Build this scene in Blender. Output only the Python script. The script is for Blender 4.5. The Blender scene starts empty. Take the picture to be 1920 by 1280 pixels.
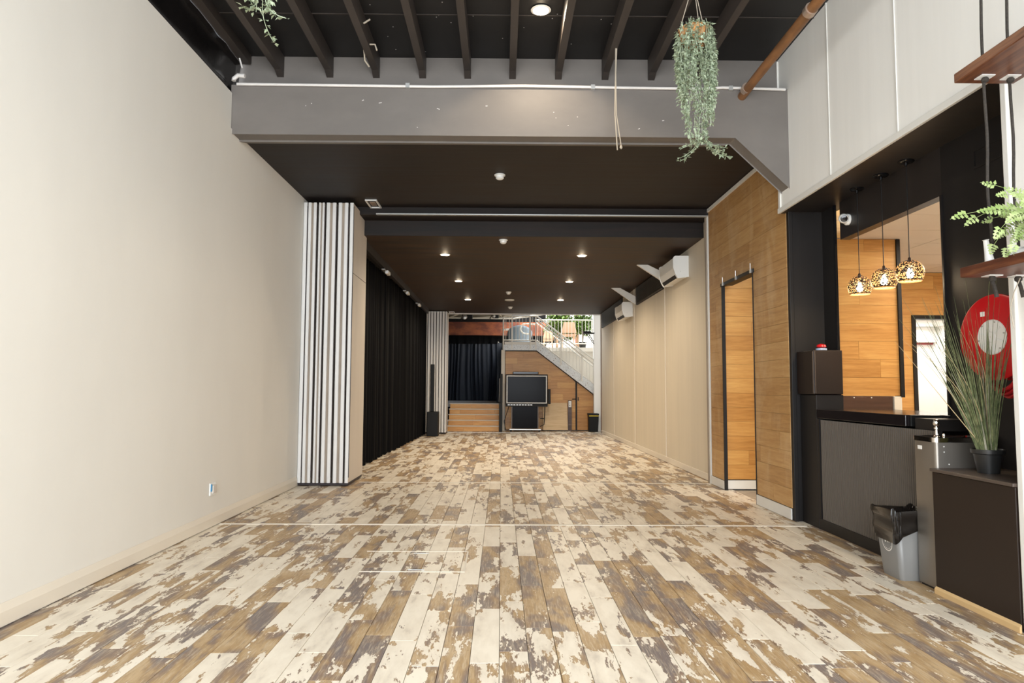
import bpy, math, random
from mathutils import Vector, Matrix, noise as mnoise
R = math.radians
random.seed(7)
scene = bpy.context.scene
COL = scene.collection

# ------------------------------------------------------------ camera, sky, daylight, exposure
cam_d = bpy.data.cameras.new('camera'); cam = bpy.data.objects.new('camera', cam_d); COL.objects.link(cam)
scene.camera = cam
cam_d.sensor_width = 36.0; cam_d.lens = 24.0; cam_d.shift_x = 11 / 1920; cam_d.clip_start = 0.05; cam_d.clip_end = 200
yaw, pitch, roll = R(0.4), math.atan(88 / 1280), R(0.30)
fw = Vector((math.sin(yaw) * math.cos(pitch), math.cos(yaw) * math.cos(pitch), math.sin(pitch)))
rt = Vector((math.cos(yaw), -math.sin(yaw), 0)); up = rt.cross(fw)
r2 = rt * math.cos(roll) + up * math.sin(roll); u2 = -rt * math.sin(roll) + up * math.cos(roll)
M = Matrix((r2, u2, -fw)).transposed().to_4x4(); M.translation = Vector((0, 0, 1.3)); cam.matrix_world = M

world = bpy.data.worlds.new('world'); scene.world = world; world.use_nodes = True
bg = world.node_tree.nodes['Background']; bg.inputs[0].default_value = (0.86, 0.93, 1.0, 1); bg.inputs[1].default_value = 1.6

def area(name, loc, rot, sx, sy, power, col, spread=180):
    d = bpy.data.lights.new(name, 'AREA'); d.shape = 'RECTANGLE'; d.size = sx; d.size_y = sy; d.energy = power; d.color = col
    d.spread = R(spread)
    o = bpy.data.objects.new(name, d); COL.objects.link(o); o.location = loc; o.rotation_euler = rot; return o
area('shopfront_daylight', (0.1, -2.35, 2.65), (R(90), 0, 0), 5.2, 4.0, 365, (0.90, 0.95, 1.0))
area('rear_rooflight', (1.3, 23.6, 4.9), (0, 0, 0), 3.6, 3.4, 190, (1.0, 0.98, 0.95))
scene.view_settings.view_transform = 'Standard'; scene.view_settings.look = 'None'
scene.view_settings.gamma = 1; scene.view_settings.use_curve_mapping = False
scene.view_settings.exposure = 0.86

# ------------------------------------------------------------ materials
class NT:
    def __init__(s, name):
        s.m = bpy.data.materials.new(name); s.m.use_nodes = True; s.t = s.m.node_tree
        s.b = s.t.nodes['Principled BSDF']
    def n(s, typ, **kw):
        nd = s.t.nodes.new(typ)
        for k, v in kw.items():
            if k.startswith('i_'):
                k2 = k[2:]; k2 = int(k2) if k2.isdigit() else k2.replace('_', ' ')
                nd.inputs[k2].default_value = v
            else: setattr(nd, k, v)
        return nd
    def l(s, a, b): s.t.links.new(a, b)
    def ramp(s, fac, stops, interp='LINEAR'):
        r = s.n('ShaderNodeValToRGB'); cr = r.color_ramp; cr.interpolation = interp
        while len(cr.elements) < len(stops): cr.elements.new(0.5)
        for e, (p, c) in zip(cr.elements, stops): e.position = p; e.color = (*c, 1)
        s.l(fac, r.inputs[0]); return r.outputs[0]
    def math(s, op, a, b=None):
        nd = s.n('ShaderNodeMath', operation=op)
        for i, v in enumerate((a, b)):
            if v is None: continue
            if isinstance(v, (int, float)): nd.inputs[i].default_value = v
            else: s.l(v, nd.inputs[i])
        return nd.outputs[0]
    def mix(s, fac, a, b, mode='MIX'):
        nd = s.n('ShaderNodeMix', data_type='RGBA', blend_type=mode)
        for i, v in ((0, fac), (6, a), (7, b)):
            if isinstance(v, (int, float)): nd.inputs[i].default_value = v
            elif isinstance(v, tuple): nd.inputs[i].default_value = (*v, 1)
            else: s.l(v, nd.inputs[i])
        return nd.outputs[2]
    def coords(s, scale, rnd=None):
        g = s.n('ShaderNodeNewGeometry'); o = g.outputs['Position']
        if rnd is not None:
            c = s.n('ShaderNodeCombineXYZ')
            s.l(s.math('MULTIPLY', rnd, 37.0), c.inputs[0]); s.l(s.math('MULTIPLY', rnd, 91.0), c.inputs[1]); s.l(s.math('MULTIPLY', rnd, 53.0), c.inputs[2])
            a = s.n('ShaderNodeVectorMath', operation='ADD'); s.l(o, a.inputs[0]); s.l(c.outputs[0], a.inputs[1]); o = a.outputs[0]
        m = s.n('ShaderNodeVectorMath', operation='MULTIPLY'); s.l(o, m.inputs[0]); m.inputs[1].default_value = scale
        return m.outputs[0]
    def noise(s, vec, scale=1, detail=4, rough=.55, dist=0):
        nd = s.n('ShaderNodeTexNoise'); nd.inputs['Scale'].default_value = scale; nd.inputs['Detail'].default_value = detail
        nd.inputs['Roughness'].default_value = rough; nd.inputs['Distortion'].default_value = dist
        s.l(vec, nd.inputs['Vector']); return nd.outputs[0]
    def bump(s, h, strength=.2, dist=.01):
        b = s.n('ShaderNodeBump'); b.inputs['Strength'].default_value = strength; b.inputs['Distance'].default_value = dist
        s.l(h, b.inputs['Height']); s.l(b.outputs[0], s.b.inputs['Normal'])

def mat(name, col, rough=.5, metal=0, vary=0, vscale=(3, 3, 3), bump=0, bscale=60, spec=.5, coat=0, col2=None, vr=(.4, .65)):
    t = NT(name); b = t.b
    b.inputs['Base Color'].default_value = (*col, 1); b.inputs['Roughness'].default_value = rough; b.inputs['Metallic'].default_value = metal
    b.inputs['Specular IOR Level'].default_value = spec; b.inputs['Coat Weight'].default_value = coat
    if vary or col2:
        c2 = col2 or tuple(max(0, c * (1 - vary)) for c in col)
        f = t.noise(t.coords(vscale), 1, 5, .6)
        t.l(t.ramp(f, [(vr[0], c2), (vr[1], col)]), b.inputs['Base Color'])
        rr = t.n('ShaderNodeMapRange', i_3=max(0.02, rough - .08), i_4=min(1, rough + .08)); t.l(f, rr.inputs[0]); t.l(rr.outputs[0], b.inputs['Roughness'])
    if bump:
        t.bump(t.noise(t.coords((bscale,) * 3), 1, 3), bump, .004)
    return t.m

def emit(name, col, s):
    t = NT(name); t.b.inputs['Base Color'].default_value = (*col, 1)
    t.b.inputs['Emission Color'].default_value = (*col, 1); t.b.inputs['Emission Strength'].default_value = s; return t.m

def rnd_source(t, src):
    if src == 'obj': return t.n('ShaderNodeObjectInfo').outputs['Random']
    a = t.n('ShaderNodeAttribute', attribute_name='rnd'); return a.outputs['Fac']

def floor_mat(name, src):
    t = NT(name); rnd = rnd_source(t, src); b = t.b
    wn = t.n('ShaderNodeTexWhiteNoise', noise_dimensions='1D'); t.l(rnd, wn.inputs['W']); r2_ = wn.outputs['Value']
    patch = t.noise(t.coords((8.5, 2.2, 1), rnd), 1, 7, .66, .15)
    jag = t.noise(t.coords((48, 16, 1), rnd), 1, 3, .65)
    f = t.math('ADD', patch, t.math('MULTIPLY', t.math('SUBTRACT', r2_, .49), .26))
    f = t.math('ADD', f, t.math('MULTIPLY', t.math('SUBTRACT', jag, .5), .18))
    tone = t.noise(t.coords((5.5, 1.7, 1), rnd), 1, 3, .55, .5)
    wood = t.ramp(tone, [(.38, (.185, .15, .14)), (.45, (.235, .16, .115)), (.52, (.39, .25, .115)), (.66, (.50, .35, .19))])
    streak = t.noise(t.coords((95, 7, 1), rnd), 1, 4, .7)
    wood = t.mix(t.math('MULTIPLY', t.ramp(streak, [(.48, (0, 0, 0)), (.64, (1, 1, 1))]), .5), wood, (.64, .53, .38))
    wood = t.mix(t.math('MULTIPLY', t.ramp(t.noise(t.coords((70, 10, 1), rnd), 1, 4, .7), [(.52, (0, 0, 0)), (.7, (1, 1, 1))]), .5), wood, (.17, .11, .07))
    wash = t.noise(t.coords((11, 3.2, 1), rnd), 1, 4, .6)
    cream = t.ramp(wash, [(.30, (.60, .52, .42)), (.42, (.76, .675, .545)), (.6, (.84, .76, .625))])
    c = t.mix(t.ramp(f, [(.487, (0, 0, 0)), (.494, (1, 1, 1))]), wood, cream)
    rim = t.ramp(f, [(.468, (0, 0, 0)), (.484, (1, 1, 1)), (.492, (0, 0, 0))])
    c = t.mix(t.math('MULTIPLY', rim, .7), c, (.24, .14, .07))
    t.l(c, b.inputs['Base Color']); b.inputs['Roughness'].default_value = .42; b.inputs['Specular IOR Level'].default_value = .45
    t.bump(streak, .08, .003); return t.m

def wood_mat(name, axis, base, dark, light, rough=.42, src='obj', stain=0):
    t = NT(name); b = t.b; rnd = rnd_source(t, src)
    sc = {'x': (1.6, 22, 22), 'y': (22, 1.6, 22), 'z': (22, 22, 1.6)}[axis]
    g = t.noise(t.coords(sc, rnd), 1, 5, .6, .9)
    sc2 = tuple(v * 5 for v in sc); g2 = t.noise(t.coords(sc2, rnd), 1, 3, .6)
    f = t.math('ADD', t.math('MULTIPLY', g, .7), t.math('MULTIPLY', g2, .3))
    f = t.math('ADD', f, t.math('MULTIPLY', t.math('SUBTRACT', rnd, .5), .22))
    c = t.ramp(f, [(.3, dark), (.5, base), (.7, light)])
    if stain:
        s = t.noise(t.coords((2.5, 2.5, .9)), 1, 5, .65, .8)
        c = t.mix(t.math('MULTIPLY', t.ramp(s, [(.5, (0, 0, 0)), (.62, (1, 1, 1))]), stain), c, (.62, .45, .27))
    t.l(c, b.inputs['Base Color']); b.inputs['Roughness'].default_value = rough; t.bump(g2, .06, .002); return t.m

def black_ceiling(name, col, col2, rough):
    t = NT(name); f = t.noise(t.coords((.7, 9, 9)), 1, 5, .6, .3)
    t.l(t.ramp(f, [(.38, col2), (.62, col)]), t.b.inputs['Base Color'])
    rr = t.n('ShaderNodeMapRange', i_3=rough - .1, i_4=rough + .12); t.l(f, rr.inputs[0]); t.l(rr.outputs[0], t.b.inputs['Roughness'])
    t.b.inputs['Specular IOR Level'].default_value = .3; t.bump(f, .25, .01); return t.m

def foliage_mat(name, a, b_, rough=.5):
    t = NT(name); f = t.noise(t.coords((28, 28, 28)), 1, 3)
    t.l(t.ramp(f, [(.35, a), (.65, b_)]), t.b.inputs['Base Color']); t.b.inputs['Roughness'].default_value = rough
    t.b.inputs['Subsurface Weight'].default_value = 0; return t.m

def galv_mat():
    t = NT('galvanised'); v = t.n('ShaderNodeTexVoronoi'); v.inputs['Scale'].default_value = 26; t.l(t.coords((1, 1, 1)), v.inputs['Vector'])
    t.l(t.ramp(v.outputs['Distance'], [(0, (.50, .52, .53)), (.6, (.72, .74, .74))]), t.b.inputs['Base Color'])
    t.b.inputs['Roughness'].default_value = .5; t.b.inputs['Metallic'].default_value = .15; return t.m

MT = dict(
    floor_o=floor_mat('floorboard_print', 'obj'), floor_a=floor_mat('floorboard_print_far', 'attr'),
    sub=mat('floor_base', (.50, .42, .32), .6, vary=.3),
    white_wall=mat('painted_plaster_wall', (.76, .73, .665), .75, vary=.035, vscale=(.5, 1.2, .5), bump=.08, bscale=14),
    panel_white=mat('painted_panel', (.90, .88, .83), .6, vary=.03, vscale=(.6, 9, .6)),
    cream=mat('cream_panel', (.70, .62, .49), .55, vary=.06, vscale=(.5, 5, .35)),
    cream_trim=mat('cream_trim', (.74, .67, .56), .5),
    white=mat('white_plastic', (.80, .80, .77), .35), trim=mat('white_trim', (.76, .74, .69), .5, vary=.05),
    bright=mat('white_interior', (.88, .86, .82), .6),
    black=mat('black_paint', (.013, .011, .0105), .5, spec=.3, vary=.2, vscale=(4, 4, 1.2)),
    black_soffit=mat('black_soffit', (.022, .017, .015), .42, vary=.3, vscale=(2, 7, 2)),
    beam=mat('beam_paint', (.175, .155, .138), .6, vary=.14, vscale=(1.2, 1, 2.2), bump=.06, bscale=9),
    ceil_lo=black_ceiling('low_ceiling_paint', (.019, .0125, .010), (.009, .0065, .0055), .6),
    ceil_far=black_ceiling('far_ceiling_paint', (.052, .027, .0135), (.017, .009, .005), .6),
    roof=mat('roof_sheet', (.010, .0085, .008), .5, vary=.2), joist=mat('joist_paint', (.055, .043, .036), .55, vary=.2, vscale=(6, 1, 6)),
    foil=mat('black_foil', (.008, .007, .007), .22, vary=.2, bump=1.0, bscale=5),
    gloss_black=mat('gloss_black', (.005, .005, .006), .2, spec=.3), black_plastic=mat('black_plastic', (.007, .007, .007), .5, spec=.25),
    steel=mat('brushed_steel', (.55, .53, .50), .34, .9, vary=.06, vscale=(40, 40, .5)),
    fountain=mat('stainless_sheet', (.30, .27, .235), .38, .75, vary=.05, vscale=(3, 3, 1)), chrome=mat('chrome', (.85, .82, .78), .08, 1),
    alu=mat('aluminium', (.62, .62, .60), .35, .7), alu_white=mat('pale_edge_profile', (.78, .77, .75), .4),
    rubber=mat('seal_rubber', (.03, .02, .022), .6), face=mat('panel_face', (.66, .60, .53), .6, vary=.05, vscale=(1, 6, .6)),
    core=mat('panel_core', (.40, .33, .26), .6, vary=.25, vscale=(3, 3, 1)),
    wood_y=wood_mat('wall_board_side', 'y', (.46, .255, .092), (.35, .18, .058), (.55, .335, .14), .45, stain=.3),
    wood_x=wood_mat('wall_board_front', 'x', (.56, .275, .072), (.43, .19, .042), (.66, .365, .11), .4),
    stair_wood=wood_mat('stage_board', 'x', (.66, .32, .075), (.52, .23, .045), (.74, .41, .12), .4),
    ply=wood_mat('plywood', 'x', (.62, .44, .25), (.50, .34, .18), (.70, .52, .32), .5),
    dark_wood=wood_mat('shelf_timber', 'y', (.085, .022, .008), (.035, .010, .005), (.18, .065, .025), .38),
    pale_wood=wood_mat('pale_timber', 'x', (.66, .42, .25), (.55, .33, .18), (.75, .52, .34), .45),
    counter=mat('counter_laminate', (.012, .009, .010), .16), ribs=mat('ribbed_sheet', (.12, .10, .08), .45),
    cabinet=mat('cabinet_front', (.021, .0125, .0085), .45, spec=.3, vary=.15, vscale=(1.5, 1.5, 1.5)),
    cab_top=mat('cabinet_top', (.085, .062, .048), .4, vary=.15), raw=mat('raw_pine_edge', (.62, .42, .20), .6),
    grey_bin=mat('grey_bin_plastic', (.20, .195, .185), .4), bag=mat('bin_liner', (.010, .008, .007), .16),
    red=mat('red_enamel', (.56, .006, .010), .3), red_hose=mat('red_hose', (.50, .01, .015), .5),
    pipe=mat('copper_pipe', (.30, .135, .05), .5, .1, vary=.35, vscale=(9, 3, 9)), pipe2=mat('pipe_joint', (.55, .42, .33), .35, .7),
    conduit=mat('conduit', (.78, .74, .70), .4, vary=.1), cord=mat('old_cord', (.42, .36, .28), .7),
    rope=mat('dark_rope', (.045, .036, .028), .85, vary=.5, vscale=(90, 90, 90), bump=.6, bscale=160),
    curtain=mat('black_velvet', (.003, .003, .0035), .8, spec=.12), blue_curtain=mat('navy_drape', (.014, .020, .032), .65, vary=.2),
    galv=galv_mat(), rail=mat('white_rail', (.74, .70, .62), .4), red_rust=mat('rust_beam', (.36, .10, .03), .6, col2=(.15, .035, .015), vscale=(2.2, 2.2, 4), vr=(.38, .62)),
    stage=mat('stage_top', (.36, .37, .40), .5), ivy=foliage_mat('trailing_leaf', (.20, .25, .15), (.46, .53, .38)),
    fern=foliage_mat('fern_leaf', (.19, .27, .07), (.37, .43, .19)), tree=foliage_mat('fig_leaf', (.05, .12, .015), (.24, .36, .08)),
    grass=foliage_mat('grass_blade', (.075, .10, .04), (.23, .25, .12)), grass2=foliage_mat('pale_stem', (.30, .28, .20), (.50, .47, .36)),
    straw=mat('dry_blade', (.50, .38, .20), .6), coir=mat('coir_liner', (.55, .26, .09), .9, vary=.4, vscale=(50, 50, 50), bump=.6),
    pot=mat('black_pot', (.015, .015, .015), .35), soil=mat('soil', (.05, .035, .025), .9), bark=mat('bark', (.16, .12, .08), .85, vary=.4, vscale=(30, 30, 4)),
    blue=mat('blue_grey_cloth', (.20, .25, .30), .8), mdf=mat('tan_shade', (.60, .38, .24), .6),
    ceil_tile=mat('ceiling_tile', (.74, .66, .57), .8, vary=.03), lens=mat('camera_lens', (.01, .008, .008), .08),
    glass_dark=mat('screen_glass', (.006, .006, .008), .16, spec=.05), paper=mat('label_white', (.82, .80, .76), .5), yellow=mat('yellow_band', (.75, .55, .04), .5),
    brown_gloss=mat('brown_laminate', (.095, .045, .028), .25, vary=.3, vscale=(2, 2, 30)), smoke_glass=mat('brown_sill', (.16, .08, .05), .3),
    red_paint=mat('dull_red', (.34, .06, .06), .5), blue_tape=mat('blue_tape', (.06, .24, .42), .5),
    lamp=emit('warm_lamp_disc', (1.0, .87, .66), 22), bulb=emit('warm_bulb', (1.0, .84, .58), 30),
    shade_metal=mat('pierced_bronze', (.05, .028, .016), .45, .3), beige_roof=mat('pale_roof', (.42, .36, .26), .7, vary=.3, vscale=(1, 6, 1)),
)

def pierced():
    t = NT('pierced_metal'); g = t.n('ShaderNodeNewGeometry')
    t.l(t.mix(g.outputs['Backfacing'], (.22, .13, .055), (.02, .012, .008)), t.b.inputs['Base Color']); t.b.inputs['Roughness'].default_value = .4
    return t.m
MT['pierced'] = pierced()
# ------------------------------------------------------------ mesh helpers
def wloc(o):
    p = Vector((0, 0, 0))
    while o is not None: p += o.location; o = o.parent
    return p
class MB:
    def __init__(s): s.v = []; s.f = []
    def add(s, vs, fs):
        k = len(s.v); s.v += [tuple(v) for v in vs]; s.f += [tuple(i + k for i in f) for f in fs]; return s
    def box(s, x0, x1, y0, y1, z0, z1):
        return s.add([(x0, y0, z0), (x1, y0, z0), (x1, y1, z0), (x0, y1, z0), (x0, y0, z1), (x1, y0, z1), (x1, y1, z1), (x0, y1, z1)],
                     [(0, 3, 2, 1), (4, 5, 6, 7), (0, 1, 5, 4), (1, 2, 6, 5), (2, 3, 7, 6), (3, 0, 4, 7)])
    def obox(s, c, size, rot):
        m = rot if isinstance(rot, Matrix) else Matrix.Rotation(rot[0], 3, rot[1])
        a, b, d = size[0] / 2, size[1] / 2, size[2] / 2; c = Vector(c)
        vs = [c + m @ Vector(p) for p in [(-a, -b, -d), (a, -b, -d), (a, b, -d), (-a, b, -d), (-a, -b, d), (a, -b, d), (a, b, d), (-a, b, d)]]
        return s.add(vs, [(0, 3, 2, 1), (4, 5, 6, 7), (0, 1, 5, 4), (1, 2, 6, 5), (2, 3, 7, 6), (3, 0, 4, 7)])
    def prism(s, poly, axis, a, b):
        # poly: list of 2-D points in the plane across axis ('x': (y,z), 'y': (x,z), 'z': (x,y))
        n = len(poly)
        def p(q, t): return {'x': (t, q[0], q[1]), 'y': (q[0], t, q[1]), 'z': (q[0], q[1], t)}[axis]
        return s.add([p(q, a) for q in poly] + [p(q, b) for q in poly],
                     [tuple(range(n)), tuple(range(2 * n - 1, n - 1, -1))] + [(i, (i + 1) % n, n + (i + 1) % n, n + i) for i in range(n)])
    def tube(s, pts, r, n=8, cap=True):
        pts = [Vector(p) for p in pts]; rs = r if isinstance(r, (list, tuple)) else [r] * len(pts)
        k = len(s.v); prev = None
        for i, p in enumerate(pts):
            d = (pts[min(i + 1, len(pts) - 1)] - pts[max(i - 1, 0)]).normalized()
            if prev is None: a = d.orthogonal().normalized()
            else: a = (prev - d * prev.dot(d)).normalized()
            prev = a; b = d.cross(a)
            for j in range(n):
                t = 2 * math.pi * j / n; s.v.append(tuple(p + (a * math.cos(t) + b * math.sin(t)) * rs[i]))
        for i in range(len(pts) - 1):
            for j in range(n):
                s.f.append((k + i * n + j, k + i * n + (j + 1) % n, k + (i + 1) * n + (j + 1) % n, k + (i + 1) * n + j))
        if cap:
            s.f.append(tuple(k + j for j in reversed(range(n)))); s.f.append(tuple(k + (len(pts) - 1) * n + j for j in range(n)))
        return s
    def lathe(s, prof, c, n=24, axis='z', cap=True):
        k = len(s.v)
        for (r, h) in prof:
            for j in range(n):
                t = 2 * math.pi * j / n; a, b = r * math.cos(t), r * math.sin(t)
                q = {'z': (a, b, h), 'x': (h, a, b), 'y': (a, h, b)}[axis]
                s.v.append((c[0] + q[0], c[1] + q[1], c[2] + q[2]))
        for i in range(len(prof) - 1):
            for j in range(n):
                s.f.append((k + i * n + j, k + i * n + (j + 1) % n, k + (i + 1) * n + (j + 1) % n, k + (i + 1) * n + j))
        if cap:
            s.f.append(tuple(k + j for j in reversed(range(n)))); s.f.append(tuple(k + (len(prof) - 1) * n + j for j in range(n)))
        return s
    def build(s, name, m, parent=None, smooth=False, bevel=0, solid=0):
        me = bpy.data.meshes.new(name)
        off = wloc(parent) if parent is not None else Vector((0, 0, 0))
        me.from_pydata([(v[0] - off.x, v[1] - off.y, v[2] - off.z) for v in s.v], [], s.f)
        me.materials.append(MT[m] if isinstance(m, str) else m)
        if smooth:
            me.polygons.foreach_set('use_smooth', [True] * len(me.polygons))
            me.set_sharp_from_angle(angle=R(40))
        o = bpy.data.objects.new(name, me); COL.objects.link(o); o.parent = parent
        if bevel:
            b = o.modifiers.new('bevel', 'BEVEL'); b.width = bevel; b.segments = 2; b.limit_method = 'ANGLE'
        if solid:
            b = o.modifiers.new('solid', 'SOLIDIFY'); b.thickness = solid
        return o
def tag(o, label=None, cat=None, group=None, kind=None):
    if label: o['label'] = label
    if cat: o['category'] = cat
    if group: o['group'] = group
    if kind: o['kind'] = kind
    return o
def thing(name, loc, label, cat, group=None):
    o = bpy.data.objects.new(name, None); COL.objects.link(o); o.location = loc; o.empty_display_size = .1
    return tag(o, label, cat, group)
def struct(o, label, cat): return tag(o, label, cat, None, 'structure')
def sroot(name, loc, label, cat): return struct(thing(name, loc, label, cat), label, cat)
def copy_tree(o, parent=None):
    c = o.copy(); COL.objects.link(c); c.parent = parent
    for ch in o.children: copy_tree(ch, c)
    return c
def box(x0, x1, y0, y1, z0, z1): return MB().box(x0, x1, y0, y1, z0, z1)
def arc(cx, cz, r, a0, a1, n): return [(cx + r * math.cos(R(a0 + (a1 - a0) * i / n)), cz + r * math.sin(R(a0 + (a1 - a0) * i / n))) for i in range(n + 1)]

# ------------------------------------------------------------ floor
XL, XR = -2.69, 2.97
floor = struct(box(XL - .2, 7.2, -2.6, 27.5, -.25, -.012).build('floor', 'sub'), 'patchwork floor of worn cream, tan and grey-brown printed boards', 'floor')
PW, PL = .1415, .80
proto = {}
far = MB(); far_r = []; singles = 0
ncol = int((3.02 - XL) / PW) + 1
cells = []
for c in range(ncol):
    x0 = XL + c * PW; x1 = min(x0 + PW, 3.02)
    if x1 - x0 < .02: continue
    off = random.random() * PL
    y = -2.6 - off
    while y < 22.0:
        cells.append((x0, x1, max(y, -2.6), min(y + PL, 22.0))); y += PL
def plank_me(w, l):
    key = (round(w, 3), round(l, 3))
    if key not in proto:
        g = .0013; h = .0025
        vs = [(-w / 2 + g, -l / 2 + g, -.010), (w / 2 - g, -l / 2 + g, -.010), (w / 2 - g, l / 2 - g, -.010), (-w / 2 + g, l / 2 - g, -.010),
              (-w / 2 + g, -l / 2 + g, -.0015), (w / 2 - g, -l / 2 + g, -.0015), (w / 2 - g, l / 2 - g, -.0015), (-w / 2 + g, l / 2 - g, -.0015),
              (-w / 2 + h, -l / 2 + h, 0), (w / 2 - h, -l / 2 + h, 0), (w / 2 - h, l / 2 - h, 0), (-w / 2 + h, l / 2 - h, 0)]
        fs = [(0, 1, 5, 4), (1, 2, 6, 5), (2, 3, 7, 6), (3, 0, 4, 7), (4, 5, 9, 8), (5, 6, 10, 9), (6, 7, 11, 10), (7, 4, 8, 11), (8, 9, 10, 11)]
        me = bpy.data.meshes.new('floorboard'); me.from_pydata(vs, [], fs); me.materials.append(MT['floor_o']); proto[key] = me
    return proto[key]
def seen(cell):
    x = (cell[0] + cell[1]) / 2; y = (cell[2] + cell[3]) / 2
    return cell[3] > 3.1 and abs(x) < .80 * cell[3] and x < 2.86
order = sorted([c for c in cells if seen(c)], key=lambda c: (c[2] + c[3]) / 2 + .25 * abs((c[0] + c[1]) / 2 - .1))
near = set(order[:292])
for c in cells:
    w, l = c[1] - c[0], c[3] - c[2]
    if c in near:
        o = bpy.data.objects.new('floorboard', plank_me(w, l)); COL.objects.link(o); o.parent = floor
        o.location = ((c[0] + c[1]) / 2, (c[2] + c[3]) / 2, 0)
    elif l > .02:
        k = len(far.v); g = .0013
        far.add([(c[0] + g, c[2] + g, 0), (c[1] - g, c[2] + g, 0), (c[1] - g, c[3] - g, 0), (c[0] + g, c[3] - g, 0),
                 (c[0] + g, c[2] + g, -.01), (c[1] - g, c[2] + g, -.01), (c[1] - g, c[3] - g, -.01), (c[0] + g, c[3] - g, -.01)],
                [(0, 1, 2, 3), (4, 5, 1, 0), (5, 6, 2, 1), (6, 7, 3, 2), (7, 4, 0, 3)])
        far_r += [random.random()] * 5
fo = far.build('floorboard', 'floor_a', floor); tag(fo, kind='stuff')
at = fo.data.attributes.new('rnd', 'FLOAT', 'FACE'); at.data.foreach_set('value', far_r)
# thresholds in the floor
def trim(name, mb, m, label, **kw): return struct(mb.build(name, m, **kw), label, 'trim')
trim('trim_1', box(-2.67, 2.93, 6.60, 6.64, 0, .006), 'cream_trim', 'pale metal strip across the floor below the ceiling beam', bevel=.002)
trim('trim_2', box(-1.95, 2.93, 9.52, 9.555, 0, .005), 'cream_trim', 'thin pale strip across the floor beside the near folding wall', bevel=.002)
trim('trim_3', box(-1.6, 3.0, 20.2, 20.26, 0, .008), 'alu', 'metal threshold strip at the far end of the long room', bevel=.002)
h = thing('floor_hatch', (-.6, 5.25, 0), 'flush hatch outlined by thin brass lines in the near floor', 'hatch')
fr = MB().box(-1.06, -.26, 5.545, 5.556, 0, .003).box(-1.0, -.25, 4.94, 4.951, 0, .003).box(-.262, -.25, 4.951, 5.545, 0, .003); fr.build('hatch_edge', 'cream_trim', h)
for (x, y) in ((-.62, 5.49), (-.60, 5.0)):
    mb = MB().box(x - .06, x + .06, y - .012, y + .012, 0, .004); p_ = mb.build('recessed_pull', 'alu', h, bevel=.003)
    MB().box(x - .035, x + .035, y - .005, y + .005, .004, .0055).build('pull_slot', 'black', p_)

# ------------------------------------------------------------ walls
struct(MB().prism([(-2.6, 0), (9.75, 0), (9.75, 3.86), (6.62, 3.86), (6.62, 4.215), (-2.6, 4.215)], 'x', XL - .2, XL).build('wall_left', 'white_wall'),
       'tall off-white plaster wall along the left side', 'wall')
struct(box(XL - .2, XL - .02, 9.75, 20.25, 0, 3.9).build('wall_left', 'black'), 'black wall hidden behind the long black curtain', 'wall')
bb = MB().prism([(XL, .01), (XL + .016, .01), (XL + .016, .085), (XL + .007, .115), (XL + .003, .13), (XL, .13)], 'y', -2.6, 9.1)
struct(bb.build('baseboard_left', 'cream_trim'), 'cream skirting board along the left wall', 'baseboard')
# upper right white wall of panels with cover strips
ur = sroot('wall_right', (2.9, 4, 3.12), 'upper white panelled wall above the black bar recess', 'wall')
ys = [-2.6, 3.72, 4.80, 5.81, 6.90]
for a, b in zip(ys[:-1], ys[1:]):
    zt = 4.80
    box(2.86, 2.98, a + .003, b - .003, 3.15, 4.78).build('wall_panel', 'panel_white', ur)
for y in ys[2:4]: box(2.852, 2.859, y - .009, y + .009, 3.15, 4.75).build('cover_strip', 'trim', ur)
box(2.835, 2.861, 3.76, 6.90, 3.105, 3.155).build('bottom_trim', 'trim', ur, bevel=.004)
box(2.845, 2.861, 6.86, 6.90, 3.15, 4.70).build('edge_trim', 'trim', ur)
nw = sroot('wall_right', (2.9, 1, 0), 'white panelled wall nearest the viewer behind the rope shelf', 'wall')
box(2.83, 3.05, -2.6, 3.72, 0, 3.10).build('wall_panel', 'panel_white', nw)
box(2.815, 3.0, 3.70, 3.745, 0, 3.10).build('corner_trim', 'trim', nw, bevel=.006)
for y in (2.6,): box(2.822, 2.83, y - .01, y + .01, 0, 3.1).build('cover_strip', 'trim', nw)
box(2.812, 2.829, -2.6, 3.69, .01, .12).build('skirting', 'trim', nw)
# roof over the front
roof = struct(box(XL - .25, 3.2, -2.6, 6.95, 4.72, 4.9).build('ceiling', 'roof'), 'black roof deck over the front of the room', 'ceiling')
for i, x in enumerate([-2.30, -1.79, -1.31, -.83, -.365, .10, .575, 1.06, 1.54, 2.02]):
    MB().prism([(-2.6, 4.54), (6.78, 4.54), (6.88, 4.50), (6.88, 4.72), (-2.6, 4.72)], 'x', x - .034, x + .034).build('joist', 'joist', roof)
for y in (6.05, 3.6): box(XL, 2.9, y - .006, y + .006, 4.714, 4.72).build('sheet_lap', 'alu' if 0 else 'joist', roof)
gut = MB()   # crinkled black flashing above the left wall
for i in range(60):
    y = -1.6 + i * .143
    for j in range(5):
        gut.v.append((XL - .05 + .05 * j / 4 + random.uniform(-.012, .012), y, 4.215 + .40 * j / 4 + (random.uniform(-.01, .01) if 0 < j < 4 else 0)))
for i in range(59):
    for j in range(4): k = i * 5 + j; gut.f.append((k, k + 5, k + 6, k + 1))
gut.build('wall_flashing', 'foil', roof, smooth=True, solid=.004)
box(XL - .005, XL + .09, -1.6, 6.85, 4.62, 4.72).build('edge_joist', 'joist', roof)
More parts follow.
